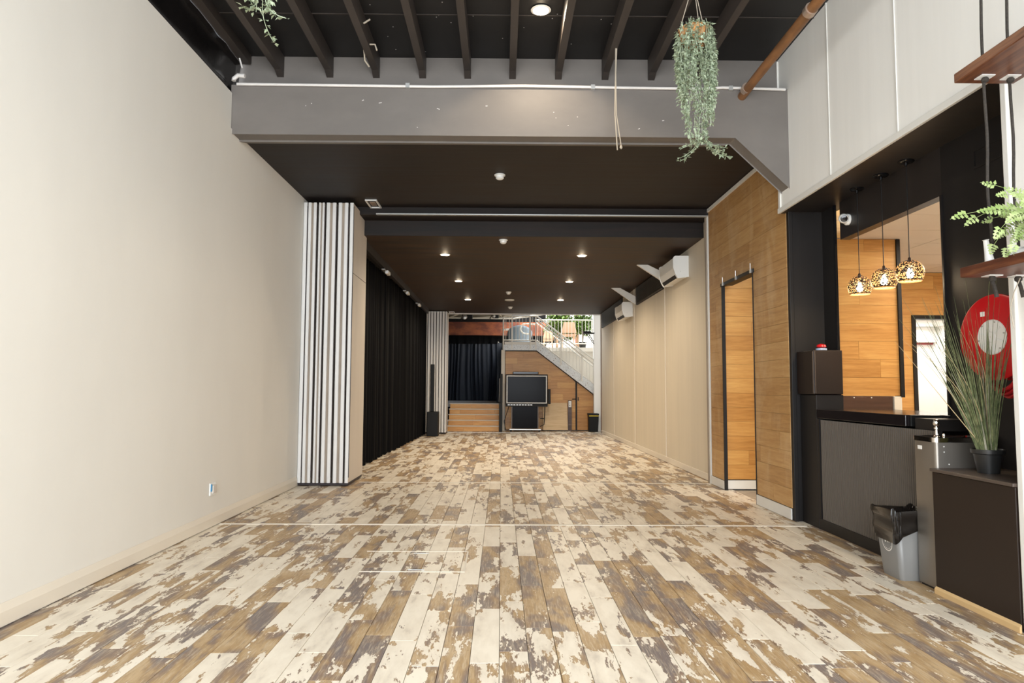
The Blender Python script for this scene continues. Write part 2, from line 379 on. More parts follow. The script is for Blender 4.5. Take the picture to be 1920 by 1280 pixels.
# cross beam with haunch
cl = struct(box(XL - .25, 3.0, 7.0, 9.56, 3.86, 4.0).build('ceiling', 'ceil_lo'), 'dark brown-black low ceiling just beyond the cross beam', 'ceiling')
MB().prism([(XL - .01, 4.30), (XL - .01, 3.82), (2.33, 3.82), (2.862, 3.31), (2.862, 4.30)], 'y', 6.65, 6.84).build('beam', 'beam', cl, bevel=.012)
MB().prism([(6.84, 3.80), (6.84, 4.3), (7.05, 4.3), (7.05, 3.86)], 'x', XL - .15, 2.3).build('beam_underside', 'beam', cl)
box(XL - .2, 3.0, 6.88, 7.0, 4.25, 4.74).build('upper_beam', 'beam', cl)
cf = struct(box(-2.9, 3.1, 9.93, 20.28, 3.53, 3.75).build('ceiling', 'ceil_far'), 'long brown-black painted ceiling with downlights', 'ceiling')
box(-2.9, 3.1, 9.56, 9.92, 3.75, 4.0).build('ceiling_step', 'ceil_lo', cf); box(-2.9, 3.1, 9.90, 9.93, 3.528, 3.75).build('step_face', 'ceil_lo', cf)
trim('trim_4', box(-1.78, 2.93, 9.50, 9.56, 3.742, 3.757), 'alu', 'silver track line across the ceiling for the near folding wall')
trim('trim_5', box(-1.6, 3.0, 20.25, 20.33, 3.50, 3.53), 'alu_white', 'silver track line across the ceiling at the far end')
# side pelmet above curtain
trim('trim_6', box(-2.12, -2.06, 10.12, 19.2, 3.40, 3.53), 'black_soffit', 'black pelmet board above the long black curtain')
rs = random.Random(14); sc0 = MB()
for i in range(13):
    x = rs.uniform(-2.4, 2.2); z = rs.uniform(3.86, 4.24); L_ = rs.choice([.006, .01, .02, .03]); sc0.obox((x, 6.6495, z), (L_, .0015, .006), (rs.uniform(-.5, .5), 'Y'))
for i in range(22): sc0.obox((rs.uniform(-1.2, 2.4), rs.uniform(5.6, 6.8), 4.7195), (.008, .008, .0015), (rs.uniform(0, 3), 'Z'))
tag(sc0.build('paint_chip', 'conduit', cl), kind='stuff')
# ---- timber clad wall with doorway, right
ww = sroot('wall_right', (3.0, 8, 0), 'honey timber board wall around the sliding doorway', 'wall')
box(2.935, 3.05, 6.9, 7.84, 0, 3.87).build('wall_backing', 'black', ww)
box(2.935, 2.95, 8.94, 9.52, 0, 3.87).build('wall_backing', 'black', ww)
box(2.935, 3.05, 7.84, 8.94, 2.67, 3.87).build('wall_backing', 'black', ww)
bp = {}
def board(parent, name, m, c, size, key=None):
    k = (m, tuple(round(q, 3) for q in size))
    if k not in bp:
        mb = MB(); a, b, d = [q / 2 for q in size]; mb.box(-a, a, -b, b, -d, d)
        me = bpy.data.meshes.new(name); me.from_pydata(mb.v, [], mb.f); me.materials.append(MT[m]); bp[k] = me
    o = bpy.data.objects.new(name, bp[k]); COL.objects.link(o); o.parent = parent; o.location = Vector(c) - wloc(parent); return o
rng = random.Random(3)
def cuts(a, b, L, off):
    r = [a]; y = a + off
    while y < b - .12:
        if y - r[-1] > .12: r.append(y)
        y += L
    r.append(b); return r
z = .12; row = 0
while z < 3.79:
    z1 = min(z + .187, 3.80)
    spans = [(6.905, 9.50)] if z >= 2.66 else [(6.905, 7.84), (8.94, 9.50)]
    if z < 2.66 < z1: z1 = 2.665
    for (a, b) in spans:
        cs = cuts(a, b, 1.15, rng.uniform(.25, 1.15))
        for p, q in zip(cs[:-1], cs[1:]):
            board(ww, 'wall_board', 'wood_y', (2.926, (p + q) / 2, (z + z1) / 2), (.016, q - p - .002, z1 - z - .002))
    z = z1
for a, b in ((6.905, 7.83), (8.95, 9.50)):
    s_ = MB().box(2.905, 2.92, a, b, .005, .115); struct(s_.build('baseboard_right', 'trim', bevel=.003), 'white skirting %s the sliding doorway in the timber wall' % ('before' if a < 8 else 'just beyond'), 'baseboard')
trim('trim_7', box(2.90, 2.935, 7.1, 9.5, 3.80, 3.845), 'trim', 'white strip along the top of the timber board wall')
d1 = sroot('door_1', (2.95, 8.4, 0), 'black-edged sliding doorway in the timber wall', 'doorway')
box(2.905, 2.944, 8.915, 8.945, .0, 2.67).build('door_jamb', 'black', d1); box(2.91, 2.944, 7.835, 7.85, 0, 2.67).build('door_jamb', 'black', d1)
tr = MB().box(2.90, 2.955, 7.80, 8.97, 2.655, 2.70).build('door_track', 'black', d1, bevel=.004)
for y in (7.86, 8.36, 8.86): MB().box(2.888, 2.90, y - .015, y + .015, 2.655, 2.70).tube([(2.895, y, 2.69), (2.895, y, 2.77)], .004, 6).build('track_bracket', 'steel', tr)
# back-room shell seen through the doorway and the bar opening
br = sroot('wall_back', (5, 9, 0), 'timber board wall at the back of the side room', 'wall')
box(2.951, 5.50, 9.02, 9.15, 0, 2.9).build('wall_backing', 'black', br); box(5.50, 6.6, 9.02, 9.15, 2.27, 2.9).build('wall_backing', 'black', br); box(6.35, 6.6, 9.02, 9.15, 0, 2.27).build('wall_backing', 'black', br)
z = .13
while z < 2.86:
    z1 = min(z + .188, 2.87); spans = [(2.955, 6.55)] if z > 2.26 else [(2.955, 5.47), (6.38, 6.55)]
    if z < 2.26 < z1: z1 = 2.268
    for (a, b) in spans:
        cs = cuts(a, b, 1.2, rng.uniform(.2, 1.2))
        for p, q in zip(cs[:-1], cs[1:]): board(br, 'wall_board', 'wood_x', ((p + q) / 2, 9.01, (z + z1) / 2), (q - p - .002, .018, z1 - z - .002))
    z = z1
box(2.955, 5.45, 8.985, 9.0, .01, .12).build('skirting', 'trim', br)
struct(box(6.6, 6.7, 3.0, 9.2, 0, 2.95).build('wall_side', 'bright'), 'far side wall of the side room', 'wall')
struct(box(3.3, 6.7, 2.9, 3.0, 0, 2.95).build('wall_front', 'bright'), 'front wall of the side room', 'wall')
tc = sroot('ceiling', (5, 6, 2.87), 'pale tiled ceiling of the side room behind the bar', 'ceiling')
y = 9.0; i = 0
while y > 3.0:
    for x in (3.52, 4.54, 5.56): board(tc, 'ceiling_tile', 'ceil_tile', (x + .51, y - .3, 2.885), (1.012, .592, .02))
    y -= .6
box(3.53, 6.58, 3.0, 9.0, 2.897, 2.95).build('tile_grid', 'trim', tc)
d2 = sroot('door_2', (5.9, 9, 0), 'white doorway with black frame at the back of the side room', 'doorway')
MB().box(5.45, 5.50, 8.98, 9.16, 0, 2.30).box(6.35, 6.40, 8.98, 9.16, 0, 2.30).box(5.50, 6.35, 8.98, 9.16, 2.25, 2.30).build('door_frame', 'black', d2)
MB().box(5.50, 5.54, 9.16, 10.6, 0, 2.25).box(6.5, 6.56, 9.16, 10.6, 0, 2.25).box(5.5, 6.56, 9.16, 10.6, 2.25, 2.3).box(5.5, 6.56, 10.55, 10.6, 0, 2.25).build('passage_lining', 'bright', d2)
MB().box(5.54, 6.5, 10.1, 10.2, 2.02, 2.25).box(5.54, 5.72, 10.1, 10.2, 0, 2.02).build('inner_frame', 'bright', d2, bevel=.01)
box(5.86, 6.5, 10.25, 10.29, 0, 1.99).build('door_leaf', 'bright', d2); box(5.80, 5.825, 10.23, 10.3, .55, 2.0).build('red_edge', 'red_paint', d2); box(5.9, 6.5, 10.21, 10.3, 1.99, 2.02).build('red_edge', 'red_paint', d2)
area('passage_lamp', (6.0, 9.8, 2.2), (0, 0, 0), .5, .5, 7, (1, .98, .95)); area('side_room_lamp', (5.2, 6.6, 2.84), (0, 0, 0), 1.2, 1.6, 70, (1, .86, .68))
# ---- bar recess
bw = sroot('wall_bar', (3.27, 5.5, 0), 'black painted wall around the bar opening', 'wall')
box(2.925, 3.27, 6.86, 6.92, 0, 3.12).build('end_face', 'black', bw); box(2.92, 2.96, 6.84, 6.86, 0, 3.12).build('corner_post', 'black', bw, bevel=.004)
box(3.27, 3.283, 6.61, 6.9, 0, 3.115).build('wall_panel', 'black', bw); box(3.262, 3.285, 6.585, 6.609, 0, 3.115).build('edge_strip', 'gloss_black', bw)
box(3.27, 3.36, 3.6, 4.97, 0, 3.12).build('wall_panel', 'black', bw); box(3.27, 3.36, 4.97, 6.49, 2.75, 3.115).build('bulkhead', 'black_soffit', bw)
box(3.27, 3.36, 4.97, 6.56, 0, 1.08).build('wall_panel', 'black', bw)
box(3.255, 3.36, 4.955, 4.975, 1.12, 2.75).build('opening_edge', 'black', bw)
MB().box(3.262, 3.27, 3.9, 4.6, 2.83, 2.845).box(3.262, 3.27, 3.9, 4.6, 2.95, 2.96).box(3.262, 3.27, 4.6, 4.61, 2.83, 2.96).build('access_panel_edge', 'black', bw)
struct(box(2.862, 3.4, 3.75, 6.92, 3.115, 3.149).build('ceiling', 'black_soffit'), 'black soffit over the bar recess', 'ceiling')
box(3.0, 3.27, 3.6, 3.70, 0, 3.12).build('return_panel', 'black', bw)
pil = thing('boxed_pillar', (3.1, 6.67, 0), 'low black boxed pillar at the far end of the bar', 'pillar')
box(3.0, 3.262, 6.5, 6.84, 0, 1.255).build('pillar_base', 'black', pil, bevel=.004)
pb = box(2.975, 3.255, 6.485, 6.85, 1.26, 1.68).build('pillar_box', 'cabinet', pil, bevel=.006)
MB().box(2.97, 2.976, 6.49, 6.50, 1.27, 1.67).box(2.985, 2.992, 6.478, 6.485, 1.27, 1.67).build('rough_joint', 'cab_top', pb)
k_ = thing('small_toy', (3.09, 6.55, 1.68), 'tiny red and pale blue object on the low black pillar', 'ornament')
MB().lathe([(.02, 0), (.05, .004), (.05, .02), (.03, .025)], (3.09, 6.56, 1.68), 12).build('base', mat('pale_blue', (.35, .45, .62), .4), k_, True)
MB().lathe([(.02, .025), (.045, .035), (.04, .055), (.012, .065)], (3.09, 6.56, 1.68), 12).build('cap', 'red', k_, True)
rb = thing('ribbed_bar_panel', (3.1, 5.6, 0), 'ribbed black bar front below the dark counter', 'bar front')
mb = MB(); y = 4.75
while y < 6.46:
    mb.prism([(3.03, y), (3.008, y + .003), (3.008, y + .012), (3.03, y + .015)], 'z', .1, 1.02); y += .0262
tag(mb.build('rib', 'ribs', rb), kind='stuff'); box(3.031, 3.06, 4.74, 6.49, .1, 1.02).build('rib_backing', 'black', rb)
box(3.0, 3.26, 4.735, 6.495, 0, .10).build('kickboard', 'black', rb, bevel=.004); box(3.0, 3.03, 6.455, 6.495, .1, 1.03).build('end_strip', 'black', rb)
MB().box(3.012, 3.03, 4.735, 4.748, .1, 1.03).build('end_strip', 'cab_top', rb); box(3.03, 3.255, 4.74, 5.0, 1.02, 1.10).build('end_panel', 'black', rb)
ct = thing('bar_counter', (3.4, 5.8, 1.04), 'glossy near-black bar counter through the wall opening', 'counter')
MB().box(3.0, 3.26, 5.07, 6.50, 1.035, 1.12).box(3.26, 3.75, 4.98, 6.55, 1.09, 1.12).build('worktop', 'counter', ct, bevel=.004)
box(3.03, 3.262, 5.05, 5.068, 1.035, 1.118).build('end_cap', 'black_plastic', ct, bevel=.003)
wp = thing('timber_screen', (3.8, 7.05, 0), 'timber-boarded screen with black edge behind the hanging lamps', 'screen')
z = 1.245
while z < 2.86:
    z1 = min(z + .187, 2.872); cs = cuts(3.42, 4.10, 1.2, rng.uniform(.2, 1.2))
    for p, q in zip(cs[:-1], cs[1:]): board(wp, 'screen_board', 'wood_x', ((p + q) / 2, 7.01, (z + z1) / 2), (q - p - .002, .018, z1 - z - .002))
    z = z1
box(3.38, 4.10, 7.02, 7.10, 1.25, 2.87).build('screen_backing', 'black', wp); box(4.102, 4.14, 6.985, 7.10, 1.23, 2.87).build('edge_strip', 'black', wp)
box(3.37, 3.74, 6.62, 6.99, 2.9, 3.3).build('upper_lining', 'wood_x', wp) if 0 else None
for zz in (2.872, 3.06): board(wp, 'screen_board', 'wood_x', (3.48, 6.96, zz + .092), (.16, .018, .184))
box(3.42, 4.02, 7.0, 7.06, 0, 1.242).build('lower_panel', 'brown_gloss', wp, bevel=.003); box(4.03, 4.11, 6.99, 7.08, 0, 1.24).build('corner_post', 'cream_trim', wp, bevel=.004)
for x in (3.62, 3.80): MB().lathe([(.006, 0), (.006, .006)], (x, 6.994, 1.225), 8, 'y').build('screw_cover', 'paper', wp)
# ---- cream panel wall, far right
cw = sroot('wall_right', (3.0, 15, 0), 'long cream panelled wall along the far right side', 'wall')
ys = [9.62, 12.33, 15.18, 18.0, 20.2]
for a, b in zip(ys[:-1], ys[1:]): box(2.97, 3.1, a + .004, b - .004, 0, 3.75 if a < 9.7 else 3.6).build('wall_panel', 'cream', cw)
for y in ys[1:-1]: box(2.962, 2.972, y - .02, y + .02, .1, 3.53).build('cover_strip', 'cream_trim', cw)
struct(MB().box(2.953, 2.97, 9.7, 20.15, .005, .10).build('baseboard_right', 'cream_trim', bevel=.004), 'cream skirting along the long cream wall', 'baseboard')
trim('trim_8', MB().box(2.905, 2.965, 9.52, 9.56, 0, 3.75), 'trim', 'white edge strip where the timber wall ends')
trim('trim_9', MB().box(2.90, 2.985, 9.565, 9.63, 0, 3.75), 'core', 'grey wall jamb beside the timber wall')
jb = struct(MB().box(2.95, 2.99, 20.2, 20.26, 0, 3.53).build('trim_10', 'smoke_glass'), 'brown jamb strip at the far end of the cream wall', 'trim')

# ------------------------------------------------------------ folding partitions
def folding(name, xs, y0, y1, z0, z1, label, face_edge):
    r = thing(name, ((xs[0][0] + xs[-1][1]) / 2, y0, 0), label, 'partition', 'stacked folding wall leaves')
    for (a, b, two) in xs:
        w = b - a; st = min(.052, w * .36) if two else w
        pn = box(a + .004, b - .004, y0 + .02, y1, z0, z1).build('leaf', 'core' if b < xs[-1][1] - .01 else 'face', r)
        segs = [(a, a + st), (b - st, b)] if two else [(a, b)]
        for (p, q) in segs:
            MB().prism([(p, y0 + .02), (p, y0 + .006), (p + (q - p) * .25, y0), (q - (q - p) * .25, y0), (q, y0 + .006), (q, y0 + .02)], 'z', z0 + .0, z1).build('edge_profile', 'alu_white', pn)
        if two: box((a + b) / 2 - .004, (a + b) / 2 + .004, y0 + .012, y0 + .02, z0, z1).build('groove', 'smoke_glass' if 0 else 'core', pn)
        box(b + .0, b + .008, y0 + .012, y0 + .02, z0 + .07, z1 - .05).build('seal', 'rubber', pn)
    box(xs[0][0], xs[-1][1] - .01, y0 + .05, y1 - .01, z0 - .035, z0).build('bottom_seal', 'rubber', r)
    mb = MB().box(xs[0][0] + .1, xs[-1][1] - .1, y0 + .3, y0 + .4, z1, z1 + .04); mb.build('hanger_track', 'alu', r)
    return r
X = lambda u: ((560 + u / 11.636) - 938.5) / 1280 * 9.16
xs = [(X(38), X(112), False), (X(138), X(318), True), (X(368), X(492), True), (X(538), X(747), True), (X(800), X(1012), True), (X(1055), X(1128), False)]
f1 = folding('folding_wall', xs, 9.12, 10.08, .045, 3.80, 'pale folding wall leaves stacked against the left plaster wall', 1)
box(xs[-1][1] - .002, xs[-1][1] + .0006, 9.15, 10.08, 2.845, 2.85).build('face_joint', 'rubber', f1)
xs2 = [(-2.19 + i * .082, -2.19 + i * .082 + .062, False) for i in range(7)] + [(-1.615, -1.565, False)]
f2 = folding('folding_wall', xs2, 19.55, 20.18, .045, 3.50, 'smaller-looking far stack of folding wall leaves beside the stage steps', 1)
for x, y, z, lab in ((-1.78, 9.36, 3.852, 'galvanised ceiling pocket above the near folding wall stack'), (-1.45, 20.0, 3.522, 'galvanised ceiling pocket above the far folding wall stack')):
    t_ = thing('track_pocket', (x, y, z), lab, 'track')
    MB().box(x - .09, x + .07, y - .2, y - .18, z - .012, z + .006).box(x - .09, x + .07, y + .18, y + .2, z - .012, z + .006).box(x - .09, x - .07, y - .18, y + .18, z - .012, z + .006).box(x + .05, x + .07, y - .18, y + .18, z - .012, z + .006).build('pocket_frame', 'alu_white', t_)
    MB().box(x - .05, x + .03, y - .1, y + .1, z - .006, z).build('trolley', 'pipe2', t_, bevel=.003)

# ------------------------------------------------------------ curtains
def curtain(name, p0, p1, z0, z1, amp, folds, m, parent=None, seed=1, rows=14, flare=0.0, waver=0.0):
    rg = random.Random(seed); p0 = Vector(p0); p1 = Vector(p1); L = (p1 - p0).length; d = (p1 - p0) / L; nrm = Vector((-d.y, d.x))
    n = int(folds * 9); mb = MB(); ph = 0; prof = []
    fr_ = [rg.uniform(.65, 1.4) for _ in range(folds + 2)]
    for i in range(n + 1):
        u = i / n; w = u * folds; k = int(w); ph += fr_[min(k, folds)] / 9 * 2 * math.pi
        prof.append((u, math.sin(ph) * (.6 + .4 * math.sin(ph * .23 + seed)), math.sin(ph * .5 + 1) * .4))
    for j in range(rows + 1):
        t = j / rows; z = z1 + (z0 - z1) * t
        for (u, a, b_) in prof:
            am = amp * (.45 + .55 * t ** .6); drift = waver * math.sin(u * 9 + t * 2.0) * t
            q = p0 + d * (u * L + drift) + nrm * ((a + b_) * am + flare * t)
            zz = z + (.012 * math.sin(u * 40 * seed) if j == rows else 0)
            mb.v.append((q.x, q.y, zz))
    w = n + 1
    for j in range(rows):
        for i in range(n): k = j * w + i; mb.f.append((k, k + 1, k + w + 1, k + w))
    return mb.build(name, m, parent, smooth=True)
lc = thing('long_curtain', (-2.3, 14, 0), 'long black floor-length curtain hanging down the left side', 'curtain')
curtain('drape', (-2.32, 10.15), (-2.14, 19.35), .02, 3.50, .055, 62, 'curtain', lc, 3)
box(-2.33, -2.2, 10.2, 19.3, 3.49, 3.53).build('curtain_track', 'black', lc)
# rear: stage curtain etc
sc_ = thing('stage_curtain', (-.8, 26.6, .82), 'dark navy pleated curtain at the back of the stage', 'curtain')
curtain('drape', (-2.6, 26.6), (.0, 26.6), .837, 3.05, .07, 15, 'blue_curtain', sc_, 5, 16, 0, .07)
wg = thing('wing_curtain', (-.02, 22.5, .82), 'narrow navy curtain hanging at the right edge of the stage', 'curtain')
curtain('drape', (-.12, 22.3), (-.06, 23.4), .84, 2.78, .03, 5, 'blue_curtain', wg, 9, 8)
curtain('drape', (-.13, 22.15), (.02, 22.35), .86, 2.78, .02, 3, 'blue_curtain', wg, 4, 8)
MB().tube([(-.10, 22.1, 2.80), (-.08, 23.4, 2.80)], .02).build('curtain_rail', 'rail', wg)

# ------------------------------------------------------------ stage and rear area
st = thing('stage', (-.8, 22, 0), 'timber-fronted stage steps with white nosings at far left', 'stage')
N = 5; rz = .164
for i in range(N):
    y0 = 20.88 + i * .25
    cs = cuts(-1.62, .0, 1.1, rng.uniform(.3, .9))
    for p, q in zip(cs[:-1], cs[1:]): board(st, 'riser_board', 'stair_wood', ((p + q) / 2, y0, i * rz + rz / 2 - .012), (q - p - .003, .02, rz - .026))
    box(-1.64, .02, y0 - .03, y0 + .24, (i + 1) * rz - .024, (i + 1) * rz).build('tread', 'cream_trim', st, bevel=.004)
box(-3.19, .03, 22.13, 26.9, .70, .8196).build('stage_deck', 'stage', st)
box(-1.62, 0, 20.9, 22.1, 0, .01).build('step_base', 'black', st); box(.0, .02, 20.9, 22.1, 0, .78).build('step_side', 'black', st)
struct(box(-3.3, 5.2, 27.3, 27.5, 0, 5.2).build('wall_back', mat('back_wall_black', (.012, .012, .014), .8)), 'black back wall beyond the stage', 'wall')
struct(box(-3.4, -3.2, 20.3, 27.5, 0, 5.2).build('wall_stage_side', 'black'), 'black side wall of the stage', 'wall')
struct(MB().box(-3.3, -1.62, 20.28, 20.4, 0, 3.9).build('wall_stage_return', 'black'), 'black return wall behind the far folding leaves', 'wall')
rr_ = struct(MB().box(-3.3, .4, 20.3, 27.5, 4.15, 4.3).box(.4, 5.2, 25.5, 27.5, 5.2, 5.3).build('ceiling', 'beige_roof'), 'pale sloping roof over the stage', 'ceiling')
struct(MB().box(-3.3, 3.2, 20.34, 20.5, 3.56, 5.2).build('wall_header', 'black'), 'black header wall above the far opening', 'wall')
rb_ = thing('rusty_beam', (.6, 24.6, 3.2), 'long rust-coloured painted beam above the stage', 'beam')
box(-3.19, 2.1, 24.5, 24.75, 3.21, 3.68).build('beam_face', 'red_rust', rb_)
vl = thing('stage_valance', (-.6, 24.65, 2.9), 'black valance below the rusty beam', 'valance'); curtain('valance_cloth', (-3.1, 24.65), (2.1, 24.65), 2.9, 3.2, .02, 20, 'curtain', vl, 12, 3)
rf = thing('roof_truss', (-.6, 22.4, 3.7), 'pale rafters and bars above the rusty beam', 'truss')
for p0, p1 in (((-3.2, 22.4, 3.95), (2.4, 22.4, 3.95)), ((-3.2, 22.4, 3.62), (.4, 22.4, 3.60)), ((-1.7, 22.4, 3.62), (-1.05, 22.4, 3.9)), ((-1.0, 22.4, 3.60), (-.1, 22.4, 3.66)), ((.4, 22.4, 3.6), (1.7, 22.4, 3.80)), ((.0, 22.4, 3.66), (-.3, 22.4, 3.9))):
    MB().tube([p0, p1], .028, 6).build('truss_bar', 'rail' if p0[2] < 3.63 else 'beige_roof', rf)
def stage_light(x, z, lab, s=1):
    t_ = thing('stage_lantern', (x, 22.3, z), lab, 'stage light')
    MB().box(x - .12 * s, x + .22 * s, 22.2, 22.45, z, z + .16 * s).build('housing', 'black_plastic', t_, bevel=.02)
    MB().lathe([(.07 * s, 0), (.085 * s, -.06), (.06 * s, -.07)], (x - .03, 22.2, z + .05), 14, 'y').build('lens', 'steel', t_, True)
    MB().tube([(x - .08, 22.3, z + .1), (x - .16, 22.3, z + .0), (x - .14, 22.3, z - .06)], .015, 6).tube([(x, 22.3, z + .15), (x, 22.35, z + .42)], .015, 6).build('bracket', 'black_plastic', t_)
stage_light(-1.17, 3.57, 'black stage projector hung above the rusty beam at left')
stage_light(-.22, 3.60, 'smaller black lantern above the rusty beam near the railing', .6)

# under-stair timber wall
us = sroot('wall_stair', (1.5, 21.4, 0), 'timber board wall filling the space under the stair', 'wall')
pbk = MB().prism([(.12, 0), (4.4, 0), (4.4, .05), (1.12, 2.46), (.12, 2.46)], 'y', 21.42, 21.5).build('wall_backing', 'black', us)
z = .02
def xmax(zz): return 2.90 if zz < 1.1 else min(2.9, 1.10 + (2.47 - zz) / .758)
while z < 2.46:
    z1 = min(z + .186, 2.465); xe = xmax(z1)
    xs_ = xmax(z)
    cs = cuts(.13, 2.33 if xe > 2.36 else max(xe, .3), 1.15, rng.uniform(.2, 1.1))
    for i_, (p, q) in enumerate(zip(cs[:-1], cs[1:])):
        if i_ == len(cs) - 2 and xe <= 2.36:
            MB().prism([(p + .001, z + .001), (min(xs_, 2.33), z + .001), (q, z1 - .001), (p + .001, z1 - .001)], 'y', 21.40, 21.418).build('wall_board', 'wood_x', us)
        else: board(us, 'wall_board', 'wood_x', ((p + q) / 2, 21.409, (z + z1) / 2), (q - p - .002, .018, z1 - z - .002))
    if xs_ > 2.42:
        MB().prism([(2.38, z + .001), (xs_, z + .001), (max(xe, 2.39), z1 - .001), (2.38, z1 - .001)], 'y', 21.40, 21.418).build('wall_board', 'wood_x', us)
    z = z1
d3 = sroot('door_3', (2.35, 21.38, 0), 'hidden cupboard door in the timber wall under the stair', 'door')
box(2.325, 2.375, 21.385, 21.42, 0, 1.52).build('door_gap_strip', 'black', d3)
MB().tube([(2.34, 21.37, .98), (2.22, 21.36, .98)], .014, 6).build('door_handle', 'black_plastic', d3); MB().box(2.40, 2.425, 21.38, 21.40, .93, 1.04).build('latch', 'black_plastic', d3)
MB().tube([(.1, 21.37, 2.475), (1.11, 21.37, 2.475), (2.92, 21.37, 1.10)], .02, 4).build('black_edge', 'black', us)
struct(MB().box(.0, .115, 21.28, 21.5, 0, 2.50).build('trim_11', 'cream_trim'), 'cream post between stage and under-stair wall', 'trim')
pier = struct(box(2.87, 3.12, 21.05, 21.35, 0, 4.6).build('wall_pier', 'bright'), 'white end pier beside the stair', 'wall')
box(2.855, 2.87, 21.04, 21.1, 0, 3.6).build('pier_trim', 'trim', pier)
struct(box(1.15, 5.0, 22.45, 22.55, 0, 2.52).build('wall_mezzanine', 'cream_trim'), 'cream wall below the mezzanine floor', 'wall')
struct(box(5.0, 5.15, 20.3, 27.5, 0, 5.2).build('wall_rear_side', 'bright'), 'white side wall of the stair area', 'wall')
struct(box(3.12, 5.1, 20.3, 20.4, 0, 5.2).build('wall_stair_front', 'bright'), 'white wall closing the stair area', 'wall')
mz = struct(MB().box(.05, 5.0, 22.3, 27.0, 2.52, 2.65).box(.05, 1.12, 21.26, 22.3, 2.56, 2.65).build('floor', 'cream_trim'), 'mezzanine floor behind the railing', 'floor')
# staircase
sa = thing('staircase', (1.1, 21.2, 0), 'galvanised steel stair with white railing dropping to the right', 'staircase')
MB().prism([(.07, 2.485), (1.10, 2.485), (1.10, 2.66), (.07, 2.66)], 'y', 21.18, 21.24).build('landing_beam', 'galv', sa)
box(.10, 1.09, 21.19, 21.25, 2.665, 2.755).build('kick_plate', 'rail', sa)
sl = -.7600
MB().prism([(1.095, 2.49), (4.35, 2.49 + sl * 3.255), (4.35, 2.77 + sl * 3.2), (1.095, 2.77)], 'y', 21.18, 21.24).build('stringer', 'galv', sa)
MB().prism([(1.095, 2.49), (4.35, 2.49 + sl * 3.255), (4.35, 2.77 + sl * 3.2), (1.095, 2.77)], 'y', 22.2, 22.26).build('stringer', 'galv', sa)
for i in range(14):
    x = 1.12 + i * .225; zt = 2.60 - i * .171; box(x, x + .26, 21.24, 22.2, zt - .03, zt).build('tread', 'galv', sa)
bo = MB(); rg = random.Random(5)
for i in range(9):
    cx = 1.25 + i * .2; cz = 2.63 + sl * (cx - 1.095)
    for a in (-1, 1): bo.lathe([(.012, 0), (.012, -.008)], (cx + a * .03, 21.18, cz + a * .035), 6, 'y')
for i in range(5): bo.lathe([(.011, 0), (.011, -.008)], (.2 + i * .2, 21.18, 2.58), 6, 'y')
tag(bo.build('bolt_heads', 'smoke_glass', sa), kind='stuff')
TOP, LOW = 3.555, 2.80
def rail(pts, r, name='rail'): return MB().tube(pts, r, 8).build(name, 'rail', sa, True)
rail([(.06, 21.2, 2.5), (.06, 21.2, TOP - .06), (.075, 21.2, TOP - .015), (.12, 21.2, TOP), (1.10, 21.2, TOP), (2.0, 21.2, TOP + sl * .9), (4.0, 21.2, TOP + sl * 2.9)], .024, 'top_rail')
rail([(.08, 21.2, LOW), (1.10, 21.2, LOW), (4.0, 21.2, LOW + sl * 2.9)], .018, 'bottom_rail')
rail([(1.12, 21.12, TOP - .15), (4.0, 21.12, TOP - .15 + sl * 2.88)], .02, 'handrail')
rail([(1.12, 22.2, TOP - .10), (4.0, 22.2, TOP - .10 + sl * 2.88)], .02, 'handrail')
lp = [(1.12, 22.1, 3.38), (.85, 22.1, 3.40)] + [(q[0], 22.1, q[1]) for q in arc(.78, 3.24, .16, 90, 270, 8)] + [(.95, 22.1, 3.06)]
rail(lp, .022, 'rail_return')
for x in (.33, .90, 1.07): box(x - .02, x + .02, 21.16, 21.2, 2.52, TOP - .01).build('post', 'rail', sa)
for x in (1.85, 2.5): zz = sl * (x - 1.1); box(x - .02, x + .02, 21.14, 21.18, 2.60 + zz, TOP - .01 + zz).build('post', 'rail', sa)
i = 0; x = .14
while x < 4.0:
    dz = sl * max(0, x - 1.1)
    board(sa, 'baluster', 'rail', (x, 21.2, (TOP + LOW) / 2 + dz), (.016, .016, TOP - LOW)); x += .1045
r_ = thing('mezzanine_railing', (2, 22.35, 2.65), 'white railing along the mezzanine edge behind the stair', 'railing')
for zz, rr in ((3.56, .02), (2.78, .016)): MB().tube([(1.1, 22.4, zz), (3.0, 22.4, zz)], rr, 8).build('rail', 'rail', r_, True)
x = 1.2
while x < 3.0: board(r_, 'baluster', 'rail', (x, 22.4, 3.17), (.014, .014, .78)); x += .112
for x in (1.98, 2.98): board(r_, 'post', 'rail', (x, 22.4, 3.1), (.035, .035, .92))
# window behind the tree
w1 = sroot('window_1', (3, 26.5, 2.65), 'bright tall window behind the fig tree on the mezzanine', 'window')
for x in (1.75, 2.9, 4.1, 4.95): box(x - .03, x + .03, 26.3, 26.36, 2.65, 5.0).build('mullion', 'red_paint' if x == 2.9 else 'trim', w1)
box(1.72, 5.0, 26.37, 26.38, 2.66, 5.0).build('pane', emit('daylit_pane', (1, 1, .98), .62), w1); box(1.72, 5.0, 26.29, 26.36, 3.3, 3.35).build('transom', 'trim', w1)
